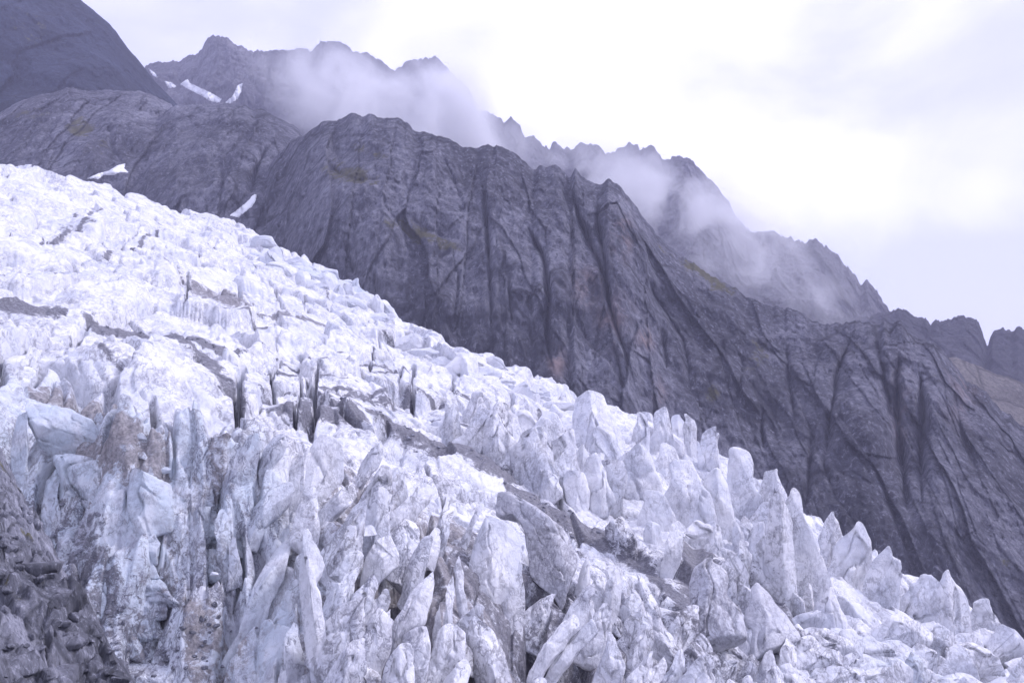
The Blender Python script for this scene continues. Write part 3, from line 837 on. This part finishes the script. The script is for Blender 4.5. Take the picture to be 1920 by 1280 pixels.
def rock_mesh(rad, seed, flat=.7, ns=26, nr=16):
    r = np.random.default_rng(seed)
    th = np.linspace(0, 2 * math.pi, ns, endpoint=False); ph = np.linspace(.02, math.pi - .02, nr)
    A, Bm = np.meshgrid(th, ph)
    P = np.stack([np.cos(A) * np.sin(Bm), np.sin(A) * np.sin(Bm), np.cos(Bm)], -1).reshape(-1, 3)
    P = P + .35 * np.stack([fbm(P * 1.1 + seed, 2, k) for k in (1, 2, 3)], 1)
    for k in range(11):
        nrm = r.normal(size=3); nrm /= np.linalg.norm(nrm)
        pr = P @ nrm
        P = P - np.clip(pr - r.uniform(.5, .8), 0, None)[:, None] * nrm
    P = P * (1 + .1 * fbm(P * 3 + seed, 3, 5))[:, None] * np.array([1.15, 1., flat]) * rad
    i, j = np.meshgrid(np.arange(nr - 1), np.arange(ns), indexing='ij')
    a = (i * ns + j).ravel(); b = (i * ns + (j + 1) % ns).ravel()
    q = np.stack([a, a + ns, b + ns, b], 1)
    P = np.vstack([P, P[:ns].mean(0), P[-ns:].mean(0)])
    jj = np.arange(ns); j2 = (jj + 1) % ns; l = (nr - 1) * ns
    t = np.vstack([np.stack([jj, j2, np.full(ns, nr * ns)], 1), np.stack([l + j2, l + jj, np.full(ns, nr * ns + 1)], 1)])
    return P, q, t


def boulder(px, py, wpx, label, group=None, seed=0, flat=.7):
    d = Vector((float(U(px)), 1, float(V(py)))).normalized()
    h = bv.ray_cast(Vector((0, 0, 0)), d)
    if h[0] is None: return None
    p = h[0]
    rad = wpx / F * p.y / 2
    P, q, t = rock_mesh(rad, seed, flat)
    o = mesh_obj('boulder', P, q, MORAINE, {'moss': np.zeros(len(P))}, tris=t)
    o.location = p + Vector((0, 0, rad * .05)); o.rotation_euler = (0, random.uniform(.0, .5), random.uniform(0, 6))
    return tag(o, label, 'boulder', group)


nb = 0
for k, (px, py, w, lab) in enumerate([(22, 1030, 44, 'pale rounded boulder at the left edge beside dark gaps in the bank'),
                                      (70, 1075, 90, 'long light grey boulder slanting down the bank, largest in its upper half'),
                                      (30, 1250, 80, 'big grey boulder in the lower left corner above the mossy gap'),
                                      (145, 1205, 60, 'smooth grey boulder lying on the lower rib of the bank'),
                                      (120, 1265, 90, 'broad boulder at the bottom edge right of the mossy gap'),
                                      (110, 1120, 70, 'grey boulder on the rim of the bank close to the ice')]):
    if boulder(px, py, w, lab, None, 40 + k, random.uniform(.55, .75)): nb += 1
k = 0
while k < 46:
    px, py = random.uniform(-20, 260), random.uniform(900, 1290)
    if px > (py - 830) * .62: 
        continue
    k += 1
    if boulder(px, py, random.uniform(12, 34), 'small stone among the many strewn over the rocky bank at lower left', 'small stones strewn over the bank', 80 + k, random.uniform(.55, .85)): nb += 1
_rk = [rock_mesh(1., 300 + q_, random.uniform(.55, .8), 20, 12) for q_ in range(8)]


def stone(px, py, wpx, label, group):
    B = hit(px, py)
    d = float(detail(np.array([B[0]]), np.array([B[1]]))[0])
    P, q, t = random.choice(_rk)
    rad = wpx / F * B[1] / 2
    o = mesh_obj('stone', P * rad, q, MORAINE, {'moss': np.zeros(len(P))}, tris=t)
    o.location = (B[0], B[1], B[2] + d + rad * .1); o.rotation_euler = (0, 0, random.uniform(0, 6))
    tag(o, label, 'stone', group)


for pts, n_, lab, grp, sp in (([(560, 770), (640, 775), (720, 800), (800, 832), (870, 862), (920, 885), (950, 925), (1060, 975), (1150, 1030)], 70, 'small dark stone lying on the dirty ridge that crosses the glacier', 'stones on the dirty ridge', 11),
                              ([(150, 605), (280, 625), (400, 655), (455, 680)], 26, 'tiny dark stone in the thin black streak of the upper ice', 'stones in the black streak', 6),
                              ([(230, 1190), (320, 1230), (400, 1200), (420, 1140)], 46, 'grey stone scattered over the gritty hollow beside the great pale blade', 'stones in the gritty hollow', 30),
                              ([(70, 930), (120, 1030), (170, 1110), (240, 1190), (310, 1260)], 70, 'grey stone lying on dirty ice along the edge of the moraine', 'stones along the moraine edge', 24)):
    for k in range(n_):
        a_ = random.random() * (len(pts) - 1); i_ = int(a_); f_ = a_ - i_
        stone(pts[i_][0] + (pts[i_ + 1][0] - pts[i_][0]) * f_ + random.gauss(0, sp), pts[i_][1] + (pts[i_ + 1][1] - pts[i_][1]) * f_ + random.gauss(0, sp * .6), random.uniform(4, 10) if sp < 20 else random.uniform(5, 16), lab, grp)
print('boulders', nb)

# ------------------------------------------------------------------ mountains
def mountain(name, top, depth, zb, mat, lean=.28, pw=1.8, nj=500, ni=200, gully=14., gs=.02, jag=4., js=.03, dome=0., lines=(), moss=(), warm=(), bulge=(), seed=0, vs=.13, back=120., px0=None, px1=None, tmin=0., small=1.):
    """a rock face: crest traced from the photo, set at its own distance; depth = [(px, metres)]"""
    xs = [p[0] for p in top]; ys = [p[1] for p in top]
    px = np.linspace(px0 or xs[0], px1 or xs[-1], nj)
    dt = np.interp(px, [p[0] for p in depth], [p[1] for p in depth])
    u = U(px)
    zt = V(np.interp(px, xs, ys)) * dt
    t = np.concatenate([np.linspace(tmin, 1, ni), 1 + np.linspace(.02, .5, 24)])
    T, J = np.meshgrid(t, np.arange(nj), indexing='ij')
    tt = np.minimum(T, 1)
    D = dt[J] * (1 - lean * (1 - tt ** pw)) + np.clip(T - 1, 0, 1) * back * 2
    Z = zb + (zt[J] - zb) * tt - np.clip(T - 1, 0, 1) ** 1.3 * back * 1.1
    x = (u[J] * D).ravel(); y = D.ravel(); z = Z.ravel(); tf = T.ravel()
    nrmx = -u[J].ravel(); n_ = np.hypot(nrmx, 1); ox, oy = nrmx / n_, -1 / n_          # towards the valley
    P = np.stack([x, y, z], 1)
    wv = 8 * np.stack([fbm(P * .012, 3, seed + 71), fbm(P * .012, 3, seed + 72), fbm(P * .012, 3, seed + 73)], 1) / (gs / .02)
    Q = (P + wv) * np.array([1, 1, vs])
    g = .75 * gully * (ridged(Q * gs, 4, seed + 1, .5) - 1.1) + gully * 1.0 * fbm(P * gs * .4 * np.array([1, 1, .3]), 3, seed + 2)
    lean_ = .25 * (z + wv[:, 2])                            # joints lean a little
    for k_, (sx_, sz_, am) in enumerate(((1.1, .22, 1.0), (2.6, .55, .5), (6.5, 1.6, .24))):
        f1, f2, r, o_ = voro(np.stack([(x + wv[:, 0] * (1.2 if k_ == 0 else .5) + lean_ * .3) * gs * sx_, (z + wv[:, 2]) * gs * sz_], 1), seed % 7 + k_)
        g += small * gully * am * ((r[:, 0] - .5) * .8 + o_[:, 0] * (r[:, 1] - .5) * 2.8 + o_[:, 1] * (r[:, 2] - .6) * 1.5) - small * gully * .35 * am * (1 - sstep(0, .07, f2 - f1)) * (r[:, 2] > .55) * (k_ > 0)
    g += small * gully * .16 * fbm(P * gs * 9 * np.array([1, 1, .45]), 4, seed + 8, .65)
    fade = 1 - sstep(.93, 1.0, tf) * .85
    fade = np.where(tf > 1, .15, fade)
    pxv = 960 + F * x / y; pyv = 640 - F * z / y
    for pts, w, dp in lines:
        d, tl = pl_dist(pxv + 5 * fbm(P * .03 * np.array([1, 1, .5]), 4, 90), pyv, pts)
        g -= .75 * dp * np.exp(-(d / (w * np.clip(.5 + .5 * perlin(P * .04, 91), .15, 1))))  * sstep(-.02, .25, tl) * sstep(1.02, .75, tl) * (1 + .7 * perlin(P * .02, 92))
    for bx, by, rx, ry, a in bulge:
        g += a * np.exp(-((pxv - bx) / rx) ** 2 - ((pyv - by) / ry) ** 2)
    x = x + ox * g * fade; y = y + oy * g * fade
    # broken crest
    cr = np.exp(-((tf - 1) / .06) ** 2)
    z = z + cr * (jag * (ridged(np.stack([u[J].ravel() * 800 * js, 0 * x, 0 * x], 1), 5, seed + 30, .6) - 1.4)) + small * jag * .25 * fbm(P * js * 2, 4, seed + 31) * np.minimum(1, fade + .3)
    at = {'moss': np.zeros(len(x)), 'warm': np.zeros(len(x))}
    for nm, lst in (('moss', moss), ('warm', warm)):
        for bx, by, rx, ry, a, rot in lst:
            c, s2 = math.cos(math.radians(rot)), math.sin(math.radians(rot))
            dx, dy = pxv - bx, pyv - by
            X, Y = dx * c + dy * s2, -dx * s2 + dy * c
            at[nm] = np.maximum(at[nm], a * np.exp(-(X / rx) ** 2 - (Y / ry) ** 2))
    o = mesh_obj(name, np.stack([x, y, z], 1), grid_quads(len(t), nj), mat, at)
    tag(o, kind='structure')
    return o


# main wall across the glacier
C_TOP = [(380, 520), (440, 402), (470, 372), (495, 320), (515, 292), (560, 256), (610, 229), (660, 216), (720, 216), (780, 236), (800, 240), (830, 258), (870, 277), (900, 275), (930, 274), (960, 285), (985, 302),
         (998, 316), (1010, 306), (1035, 310), (1055, 322), (1068, 336), (1078, 321), (1098, 337), (1115, 340), (1140, 334), (1160, 345), (1182, 368), (1200, 395), (1240, 450), (1280, 478), (1330, 515), (1400, 555), (1450, 577),
         (1490, 582), (1530, 596), (1580, 602), (1640, 604), (1690, 600), (1715, 618), (1760, 650), (1800, 694), (1850, 735), (1920, 790), (2100, 940), (2300, 1100)]
GUL = [([(900, 320), (915, 420), (922, 520), (925, 640)], 5, 16), ([(985, 420), (1015, 470), (1030, 560), (1025, 640), (1035, 700)], 6, 20), ([(1065, 345), (1085, 400), (1105, 450), (1140, 540), (1145, 600)], 7, 24),
       ([(1120, 345), (1118, 400), (1130, 470), (1142, 560), (1170, 650), (1190, 720)], 6, 22), ([(830, 290), (850, 340), (870, 400)], 6, 9), ([(1200, 480), (1230, 560), (1280, 640), (1300, 740)], 9, 14),
       ([(1475, 640), (1480, 720), (1490, 800)], 7, 14), ([(1600, 620), (1570, 700), (1560, 780), (1540, 900)], 8, 16), ([(1690, 640), (1680, 760), (1690, 880), (1700, 980)], 13, 26), ([(1725, 690), (1730, 800), (1725, 950)], 14, 26),
       ([(1640, 620), (1660, 700), (1670, 800)], 8, 18), ([(1390, 650), (1385, 760)], 8, 10), ([(760, 400), (800, 430), (850, 450)], 14, 8), ([(700, 500), (710, 600)], 6, 8), ([(650, 450), (665, 520)], 6, 8), ([(1780, 700), (1800, 800), (1840, 900)], 9, 10),
       ([(600, 300), (660, 340), (720, 340)], 14, 7), ([(1520, 800), (1515, 950)], 8, 12), ([(1430, 850), (1425, 760)], 7, 9), ([(960, 520), (962, 620)], 6, 8), ([(860, 500), (850, 620)], 7, 8), ([(1240, 600), (1250, 700)], 7, 10)]
cliff = mountain('rock_cliff', C_TOP, [(380, 690), (700, 620), (1000, 600), (1300, 590), (1600, 560), (1920, 520), (2300, 500)], -230, ROCK, lean=.34, pw=2.3, nj=900, ni=520, gully=7.0, gs=.022, jag=3.,
                 lines=GUL, moss=[(660, 335, 60, 22, .75, 10), (790, 440, 75, 16, .85, 22), (700, 290, 50, 14, .5, 15), (1340, 735, 22, 26, .6, 0), (1330, 520, 90, 14, .7, 32), (1880, 1050, 30, 20, .5, 0), (1420, 660, 20, 40, .45, 0), (640, 310, 30, 20, .5, 0)],
                 warm=[(1045, 675, 14, 25, .8, 0), (1210, 635, 16, 18, .95, 0), (1165, 440, 20, 40, .6, 0), (1150, 600, 30, 40, .6, 0), (1100, 540, 30, 40, .4, 0), (1690, 780, 20, 80, .35, 0), (1800, 720, 30, 60, .35, 0), (1235, 740, 14, 24, .6, 0)],
                 bulge=[(640, 380, 110, 130, 10), (1040, 560, 60, 200, 7), (1200, 480, 60, 120, 8), (1330, 700, 80, 150, 7), (1640, 850, 60, 200, 6), (1690, 800, 45, 160, -18), (1850, 850, 80, 200, 10), (800, 560, 70, 120, 6)], seed=3)
A_TOP = [(-400, 260), (-200, 225), (0, 206), (60, 182), (130, 166), (220, 167), (290, 178), (320, 190), (350, 240), (420, 420)]
lobe1 = mountain('rock_shoulder', A_TOP, [(-400, 900), (0, 880), (420, 860)], -90, ROCK, lean=.36, pw=2.2, nj=420, ni=260, gully=7., gs=.02, jag=2., moss=[(150, 240, 30, 22, .8, 0), (60, 215, 60, 14, .4, 0), (190, 270, 30, 20, .4, 0)],
                 lines=[([(90, 180), (60, 250), (40, 300)], 9, 8), ([(200, 230), (215, 280), (240, 320)], 8, 10)], seed=13)
B_TOP = [(190, 460), (235, 330), (250, 280), (280, 228), (330, 198), (420, 193), (470, 199), (520, 216), (555, 236), (600, 290), (640, 350), (700, 460)]
lobe2 = mountain('rock_dome', B_TOP, [(190, 800), (450, 790), (700, 780)], -90, ROCK, lean=.34, pw=2.2, nj=420, ni=260, gully=7., gs=.021, jag=2.,
                 lines=[([(500, 270), (480, 330), (470, 370)], 8, 16), ([(415, 300), (420, 360), (405, 400)], 7, 10), ([(440, 190), (430, 240)], 4, 6), ([(330, 240), (300, 300)], 10, 6)], seed=23)
H_TOP = [(-500, -320), (-200, -170), (0, -75), (100, -25), (150, 0), (180, 22), (205, 42), (240, 88), (265, 117), (290, 148), (320, 183), (350, 216), (420, 300), (500, 420)]
slope = mountain('mountain_slope', H_TOP, [(-500, 1160), (500, 1180)], -60, ROCKDARK, lean=.42, pw=1.3, nj=380, ni=260, gully=13., gs=.012, jag=2., small=.8, seed=33, back=200, moss=[(60, 60, 80, 40, .3, 40)])
F_TOP = [(-300, 190), (230, 142), (280, 120), (340, 112), (370, 95), (388, 74), (400, 68), (430, 72), (460, 92), (500, 95), (540, 92), (590, 88), (602, 74), (640, 80), (660, 95), (690, 100), (720, 115), (740, 127), (760, 118), (790, 102),
         (820, 110), (850, 140), (880, 170), (893, 205), (898, 224), (905, 203), (925, 212), (945, 230), (958, 215), (975, 235), (985, 256), (1000, 250), (1010, 266), (1030, 277), (1040, 267), (1060, 277), (1080, 270), (1120, 270),
         (1140, 284), (1180, 268), (1220, 272), (1240, 292), (1290, 295), (1310, 310), (1330, 335), (1360, 365), (1390, 415), (1400, 427), (1440, 430), (1480, 446), (1530, 450), (1560, 470), (1590, 500), (1613, 530), (1626, 518),
         (1640, 540), (1665, 580), (1690, 630), (1760, 740), (1900, 950)]
ridge = mountain('mountain_ridge', F_TOP, [(-300, 2000), (800, 1900), (1300, 1650), (1900, 1450)], -150, ROCKFAR, lean=.3, pw=1.5, nj=1000, ni=260, gully=26., gs=.009, jag=6.5, js=.11, vs=.35, seed=43, back=300,
                 warm=[], lines=[([(270, 125), (330, 190), (420, 196)], 30, -12)])
G_TOP = [(1380, 700), (1440, 582), (1470, 564), (1500, 560), (1520, 573), (1560, 592), (1620, 596), (1660, 584), (1690, 579), (1712, 588), (1730, 596), (1745, 602), (1770, 598), (1800, 593), (1820, 594), (1836, 606), (1845, 630), (1851, 646), (1860, 622),
         (1880, 614), (1897, 622), (1910, 613), (1930, 622), (2000, 600), (2100, 640), (2400, 700)]
ridge2 = mountain('dark_ridge', G_TOP, [(1380, 1250), (1700, 1250), (2400, 1250)], -150, ROCKDEEP, lean=.22, pw=1.4, nj=420, ni=200, gully=14., gs=.014, jag=3.5, js=.14, vs=.4, seed=53, back=250)
E_TOP = [(1650, 640), (1740, 660), (1790, 670), (1830, 684), (1880, 703), (1920, 716), (2100, 790), (2400, 900)]
scree = mountain('scree_slope', E_TOP, [(1650, 800), (2400, 760)], -230, SCREE, lean=.42, pw=1.1, nj=260, ni=200, gully=4., gs=.02, jag=1.5, small=.6, seed=63, back=200)

# valley floor under everything
def build_ground():
    n = 160
    a = np.linspace(-1, 1, n)
    X, Y = np.meshgrid(a * 6000, a * 6000 + 1500)
    x, y = X.ravel(), Y.ravel()
    z = -240 + 14 * fbm(np.stack([x * .002, y * .002, 0 * x], 1), 4, 80)
    o = mesh_obj('ground', np.stack([x, y, z], 1), grid_quads(n, n), SCREE)
    tag(o, kind='structure')


build_ground()

# ------------------------------------------------------------------ snow patches on the rock
_bv = {}


def snow(on, poly, label, lift=2.0, step=1.4):
    b = _bv.get(on.name) or _bv.setdefault(on.name, bvh_of(on))
    xs = [p[0] for p in poly]; ys = [p[1] for p in poly]
    gx = np.arange(min(xs) - step, max(xs) + step * 2, step); gy = np.arange(min(ys) - step, max(ys) + step * 2, step)
    idx = {}; V_ = []; top = []
    inn = np.array([[inside(x, y, poly) for x in gx] for y in gy])
    for i, y in enumerate(gy):
        for j, x in enumerate(gx):
            nb_ = inn[max(i - 1, 0):i + 2, max(j - 1, 0):j + 2]
            if not nb_.any(): continue
            d = Vector((float(U(x)), 1, float(V(y)))).normalized()
            h = b.ray_cast(Vector((0, 0, 0)), d)
            if h[0] is None: continue
            idx[i, j] = len(V_)
            n_ = h[1] if h[1].dot(d) < 0 else -h[1]
            n_ = (n_ + Vector((0, -.5, 1))).normalized()
            V_.append(h[0] + n_ * (lift if inn[i, j] and nb_.all() else (.5 * lift if inn[i, j] else -lift)))
    q = [(idx[i, j], idx[i, j + 1], idx[i + 1, j + 1], idx[i + 1, j]) for i in range(len(gy) - 1) for j in range(len(gx) - 1)
         if all(k in idx for k in ((i, j), (i, j + 1), (i + 1, j + 1), (i + 1, j)))]
    if not q: return
    V_ = np.array([v[:] for v in V_]); base = V_.mean(0)
    o = mesh_obj('snow_patch', V_ - base, np.array(q)[:, ::-1], SNOW); o.location = base
    tag(o, label, 'snow patch')


snow(ridge, [(278, 128), (292, 138), (296, 146), (286, 142)], 'tiny snow patch highest under the far ridge, touching the dark slope', 1.6, 1.3)
snow(ridge, [(308, 152), (322, 155), (332, 163), (316, 166)], 'small snow patch left of the long curved one under the far ridge', 1.6, 1.3)
snow(ridge, [(338, 158), (352, 148), (356, 156), (380, 167), (402, 178), (416, 186), (412, 194), (395, 190), (370, 176), (350, 166)], 'long curved snow patch in the hollow under the far ridge', 1.8, 1.3)
snow(ridge, [(422, 193), (436, 180), (446, 160), (455, 156), (453, 170), (446, 186), (432, 194)], 'hook shaped snow patch rising to the right of the long curved one', 1.8, 1.3)
snow(lobe1, [(163, 335), (186, 325), (203, 321), (219, 311), (236, 306), (233, 315), (241, 323), (226, 323), (214, 329), (196, 328), (184, 336)], 'slanting snow tongue below the left rock shoulder, above the glacier', .7, 1.3)
snow(lobe2, [(250, 346), (258, 343), (264, 347), (270, 353), (262, 357), (252, 353)], 'small round snow spot at the cliff foot, close above the glacier rim', .7, 1.3)
snow(lobe1, [(14, 318), (40, 310), (62, 308), (50, 318), (26, 324)], 'thin snow streak at the left edge just above the glacier', .7, 1.3)
snow(lobe2, [(430, 404), (446, 392), (462, 380), (474, 366), (482, 364), (480, 376), (474, 386), (462, 396), (446, 408)], 'narrow snow tongue in the gully between the rock dome and the cliff', .6, 1.3)

# ------------------------------------------------------------------ mist and haze
def mat_vol(name, dens, color, aniso, mist=False, scale=1., lo=.42, hi=.75):
    m = bpy.data.materials.new(name); m.use_nodes = True; t = m.node_tree
    t.nodes.remove(t.nodes['Principled BSDF'])
    v = t.nodes.new('ShaderNodeVolumePrincipled'); v.inputs['Color'].default_value = (*color, 1); v.inputs['Anisotropy'].default_value = aniso
    v.inputs['Density'].default_value = dens
    t.links.new(v.outputs[0], t.nodes['Material Output'].inputs['Volume'])
    if mist:
        tc = t.nodes.new('ShaderNodeTexCoord'); g = t.nodes.new('ShaderNodeNewGeometry')
        L = t.nodes.new('ShaderNodeVectorMath'); L.operation = 'LENGTH'; t.links.new(tc.outputs['Object'], L.inputs[0])
        fr = t.nodes.new('ShaderNodeMapRange'); fr.interpolation_type = 'SMOOTHSTEP'; t.links.new(L.outputs['Value'], fr.inputs[0])
        for i, x in enumerate((.35, 1., 1., 0.)): fr.inputs[i + 1].default_value = x
        n = t.nodes.new('ShaderNodeTexNoise'); n.inputs['Scale'].default_value = scale; n.inputs['Detail'].default_value = 6; n.inputs['Roughness'].default_value = .62; n.inputs['Distortion'].default_value = 1.0
        t.links.new(g.outputs['Position'], n.inputs['Vector'])
        a = t.nodes.new('ShaderNodeMapRange'); t.links.new(n.outputs['Fac'], a.inputs[0])
        for i, x in enumerate((lo, hi, 0., dens)): a.inputs[i + 1].default_value = x
        mu = t.nodes.new('ShaderNodeMath'); mu.operation = 'MULTIPLY'; t.links.new(a.outputs[0], mu.inputs[0]); t.links.new(fr.outputs[0], mu.inputs[1])
        t.links.new(mu.outputs[0], v.inputs['Density'])
    return m


MIST = mat_vol('mist', .030, (.985, .985, 1.), .15, True, .011, .46, .64)
THIN = mat_vol('thin_mist', .016, (.985, .985, 1.), .15, True, .014, .475, .62)


def mist(px, py, d, rx, ry, rz, rot=0, m=None):
    bm_ = 24
    th = np.linspace(0, 2 * math.pi, 32, endpoint=False); ph = np.linspace(0.001, math.pi - .001, 20)
    A, Bm = np.meshgrid(th, ph)
    P = np.stack([np.cos(A) * np.sin(Bm), np.sin(A) * np.sin(Bm), np.cos(Bm)], -1).reshape(-1, 3)
    i, j = np.meshgrid(np.arange(19), np.arange(32), indexing='ij')
    a = (i * 32 + j).ravel(); b = (i * 32 + (j + 1) % 32).ravel()
    jj = np.arange(32); j2 = (jj + 1) % 32; l = 19 * 32
    P = np.vstack([P, (0, 0, 1), (0, 0, -1)])
    tr = np.vstack([np.stack([jj, j2, np.full(32, 640)], 1), np.stack([l + j2, l + jj, np.full(32, 641)], 1)])
    o = mesh_obj('mist', P, np.stack([a, a + 32, b + 32, b], 1), m or MIST, tris=tr)
    o.location = (float(U(px)) * d, d, float(V(py)) * d); o.scale = (rx, ry, rz); o.rotation_euler = (0, math.radians(rot), 0)
    tag(o, kind='stuff')
    return o


mist(740, 225, 1260, 210, 150, 85, 20)
mist(815, 190, 1300, 95, 120, 80, 35)
mist(850, 235, 1250, 90, 110, 60, 30)
mist(1090, 325, 1150, 160, 120, 45, 22, THIN)
mist(1290, 395, 1080, 170, 110, 75, 38, THIN)
mist(1440, 490, 1000, 160, 100, 65, 35, THIN)
mist(620, 150, 1400, 130, 100, 60, 15, THIN)

hz = bpy.data.meshes.new('haze')
x0, x1, y0, y1, z0, z1 = -2600., 2600., -300., 2900., -280., 900.
hv = [(x, y, z) for x in (x0, x1) for y in (y0, y1) for z in (z0, z1)]
hz.from_pydata(hv, [], [(0, 1, 3, 2), (4, 6, 7, 5), (0, 4, 5, 1), (2, 3, 7, 6), (0, 2, 6, 4), (1, 5, 7, 3)])
hz.materials.append(mat_vol('haze_air', 1.9e-4, (.76, .76, 1.), .2))
ho = bpy.data.objects.new('haze', hz); COL.objects.link(ho); tag(ho, kind='stuff')

# ------------------------------------------------------------------ sky and light
SUN_EL, SUN_AZ = math.radians(42), math.radians(72)      # azimuth from +Y towards +X
w = bpy.data.worlds.new('World'); sc.world = w; w.use_nodes = True
t = w.node_tree; bg = t.nodes['Background']
sky = t.nodes.new('ShaderNodeTexSky'); sky.sky_type = 'NISHITA'; sky.sun_disc = False
sky.sun_elevation = SUN_EL; sky.sun_rotation = SUN_AZ; sky.altitude = 2000
tc = t.nodes.new('ShaderNodeTexCoord')
n1 = t.nodes.new('ShaderNodeTexNoise'); n1.inputs['Scale'].default_value = 3.2; n1.inputs['Detail'].default_value = 6; n1.inputs['Distortion'].default_value = .5
mp = t.nodes.new('ShaderNodeMapping'); mp.inputs['Scale'].default_value = (1, 1, 1.6); mp.inputs['Location'].default_value = (.3, .2, .1)
t.links.new(tc.outputs['Generated'], mp.inputs[0]); t.links.new(mp.outputs[0], n1.inputs['Vector'])
cr = t.nodes.new('ShaderNodeMapRange'); cr.interpolation_type = 'SMOOTHSTEP'
sp = t.nodes.new('ShaderNodeSeparateXYZ'); t.links.new(tc.outputs['Generated'], sp.inputs[0])
def wm(op, a, b=0.):
    k = t.nodes.new('ShaderNodeMath'); k.operation = op
    for i, x in enumerate((a, b)):
        if hasattr(x, 'is_output'): t.links.new(x, k.inputs[i])
        else: k.inputs[i].default_value = x
    return k.outputs[0]
# the cloud is thinnest, and brightest, to the right of the middle
band = wm('SUBTRACT', .15, wm('MULTIPLY', wm('ABSOLUTE', wm('SUBTRACT', sp.outputs['X'], .10)), .75))
def ws(v, a, b):
    k = t.nodes.new('ShaderNodeMapRange'); k.interpolation_type = 'SMOOTHSTEP'; t.links.new(v, k.inputs[0])
    k.inputs[1].default_value = a; k.inputs[2].default_value = b; return k.outputs[0]
low = wm('MULTIPLY', wm('MULTIPLY', ws(sp.outputs['X'], .22, .44), ws(sp.outputs['Z'], .14, .03)), .42)   # thinner, bluer cloud low on the right
t.links.new(wm('SUBTRACT', wm('ADD', n1.outputs['Fac'], band), low), cr.inputs[0])
for i, x in enumerate((.34, .62, 0., 1.)): cr.inputs[i + 1].default_value = x
cc = t.nodes.new('ShaderNodeMix'); cc.data_type = 'RGBA'; t.links.new(cr.outputs[0], cc.inputs[0])
cc.inputs[6].default_value = (9.6, 9.8, 13.6, 1); cc.inputs[7].default_value = (14.8, 14.6, 18.6, 1)
mx = t.nodes.new('ShaderNodeMix'); mx.data_type = 'RGBA'; mx.inputs[0].default_value = .9
t.links.new(sky.outputs[0], mx.inputs[6]); t.links.new(cc.outputs[2], mx.inputs[7])
t.links.new(mx.outputs[2], bg.inputs['Color']); bg.inputs['Strength'].default_value = .1

sl = bpy.data.lights.new('sun', 'SUN'); sl.energy = 2.8; sl.angle = math.radians(12); sl.color = (1., .96, 1.06)
so = bpy.data.objects.new('sun', sl); COL.objects.link(so)
dv = Vector((math.sin(SUN_AZ) * math.cos(SUN_EL), math.cos(SUN_AZ) * math.cos(SUN_EL), math.sin(SUN_EL)))
so.rotation_euler = (-dv).to_track_quat('-Z', 'Y').to_euler()

cam = bpy.data.cameras.new('camera'); cam.sensor_width = 36; cam.lens = 36 * F / 1920; cam.clip_end = 20000; cam.clip_start = .5
co = bpy.data.objects.new('camera', cam); COL.objects.link(co); co.rotation_euler = (math.radians(90), 0, 0); sc.camera = co

sc.view_settings.view_transform = 'Standard'; sc.view_settings.look = 'None'; sc.view_settings.exposure = .03; sc.view_settings.gamma = 1
sc.render.engine = 'CYCLES'
cy = sc.cycles
cy.max_bounces = 6; cy.diffuse_bounces = 2; cy.glossy_bounces = 1; cy.transmission_bounces = 1; cy.volume_bounces = 3; cy.transparent_max_bounces = 8
cy.volume_step_rate = .6; cy.volume_max_steps = 128
cy.use_denoising = True
try: cy.denoiser = 'OPENIMAGEDENOISE'
except Exception: pass
cy.use_adaptive_sampling = True; cy.adaptive_threshold = .02
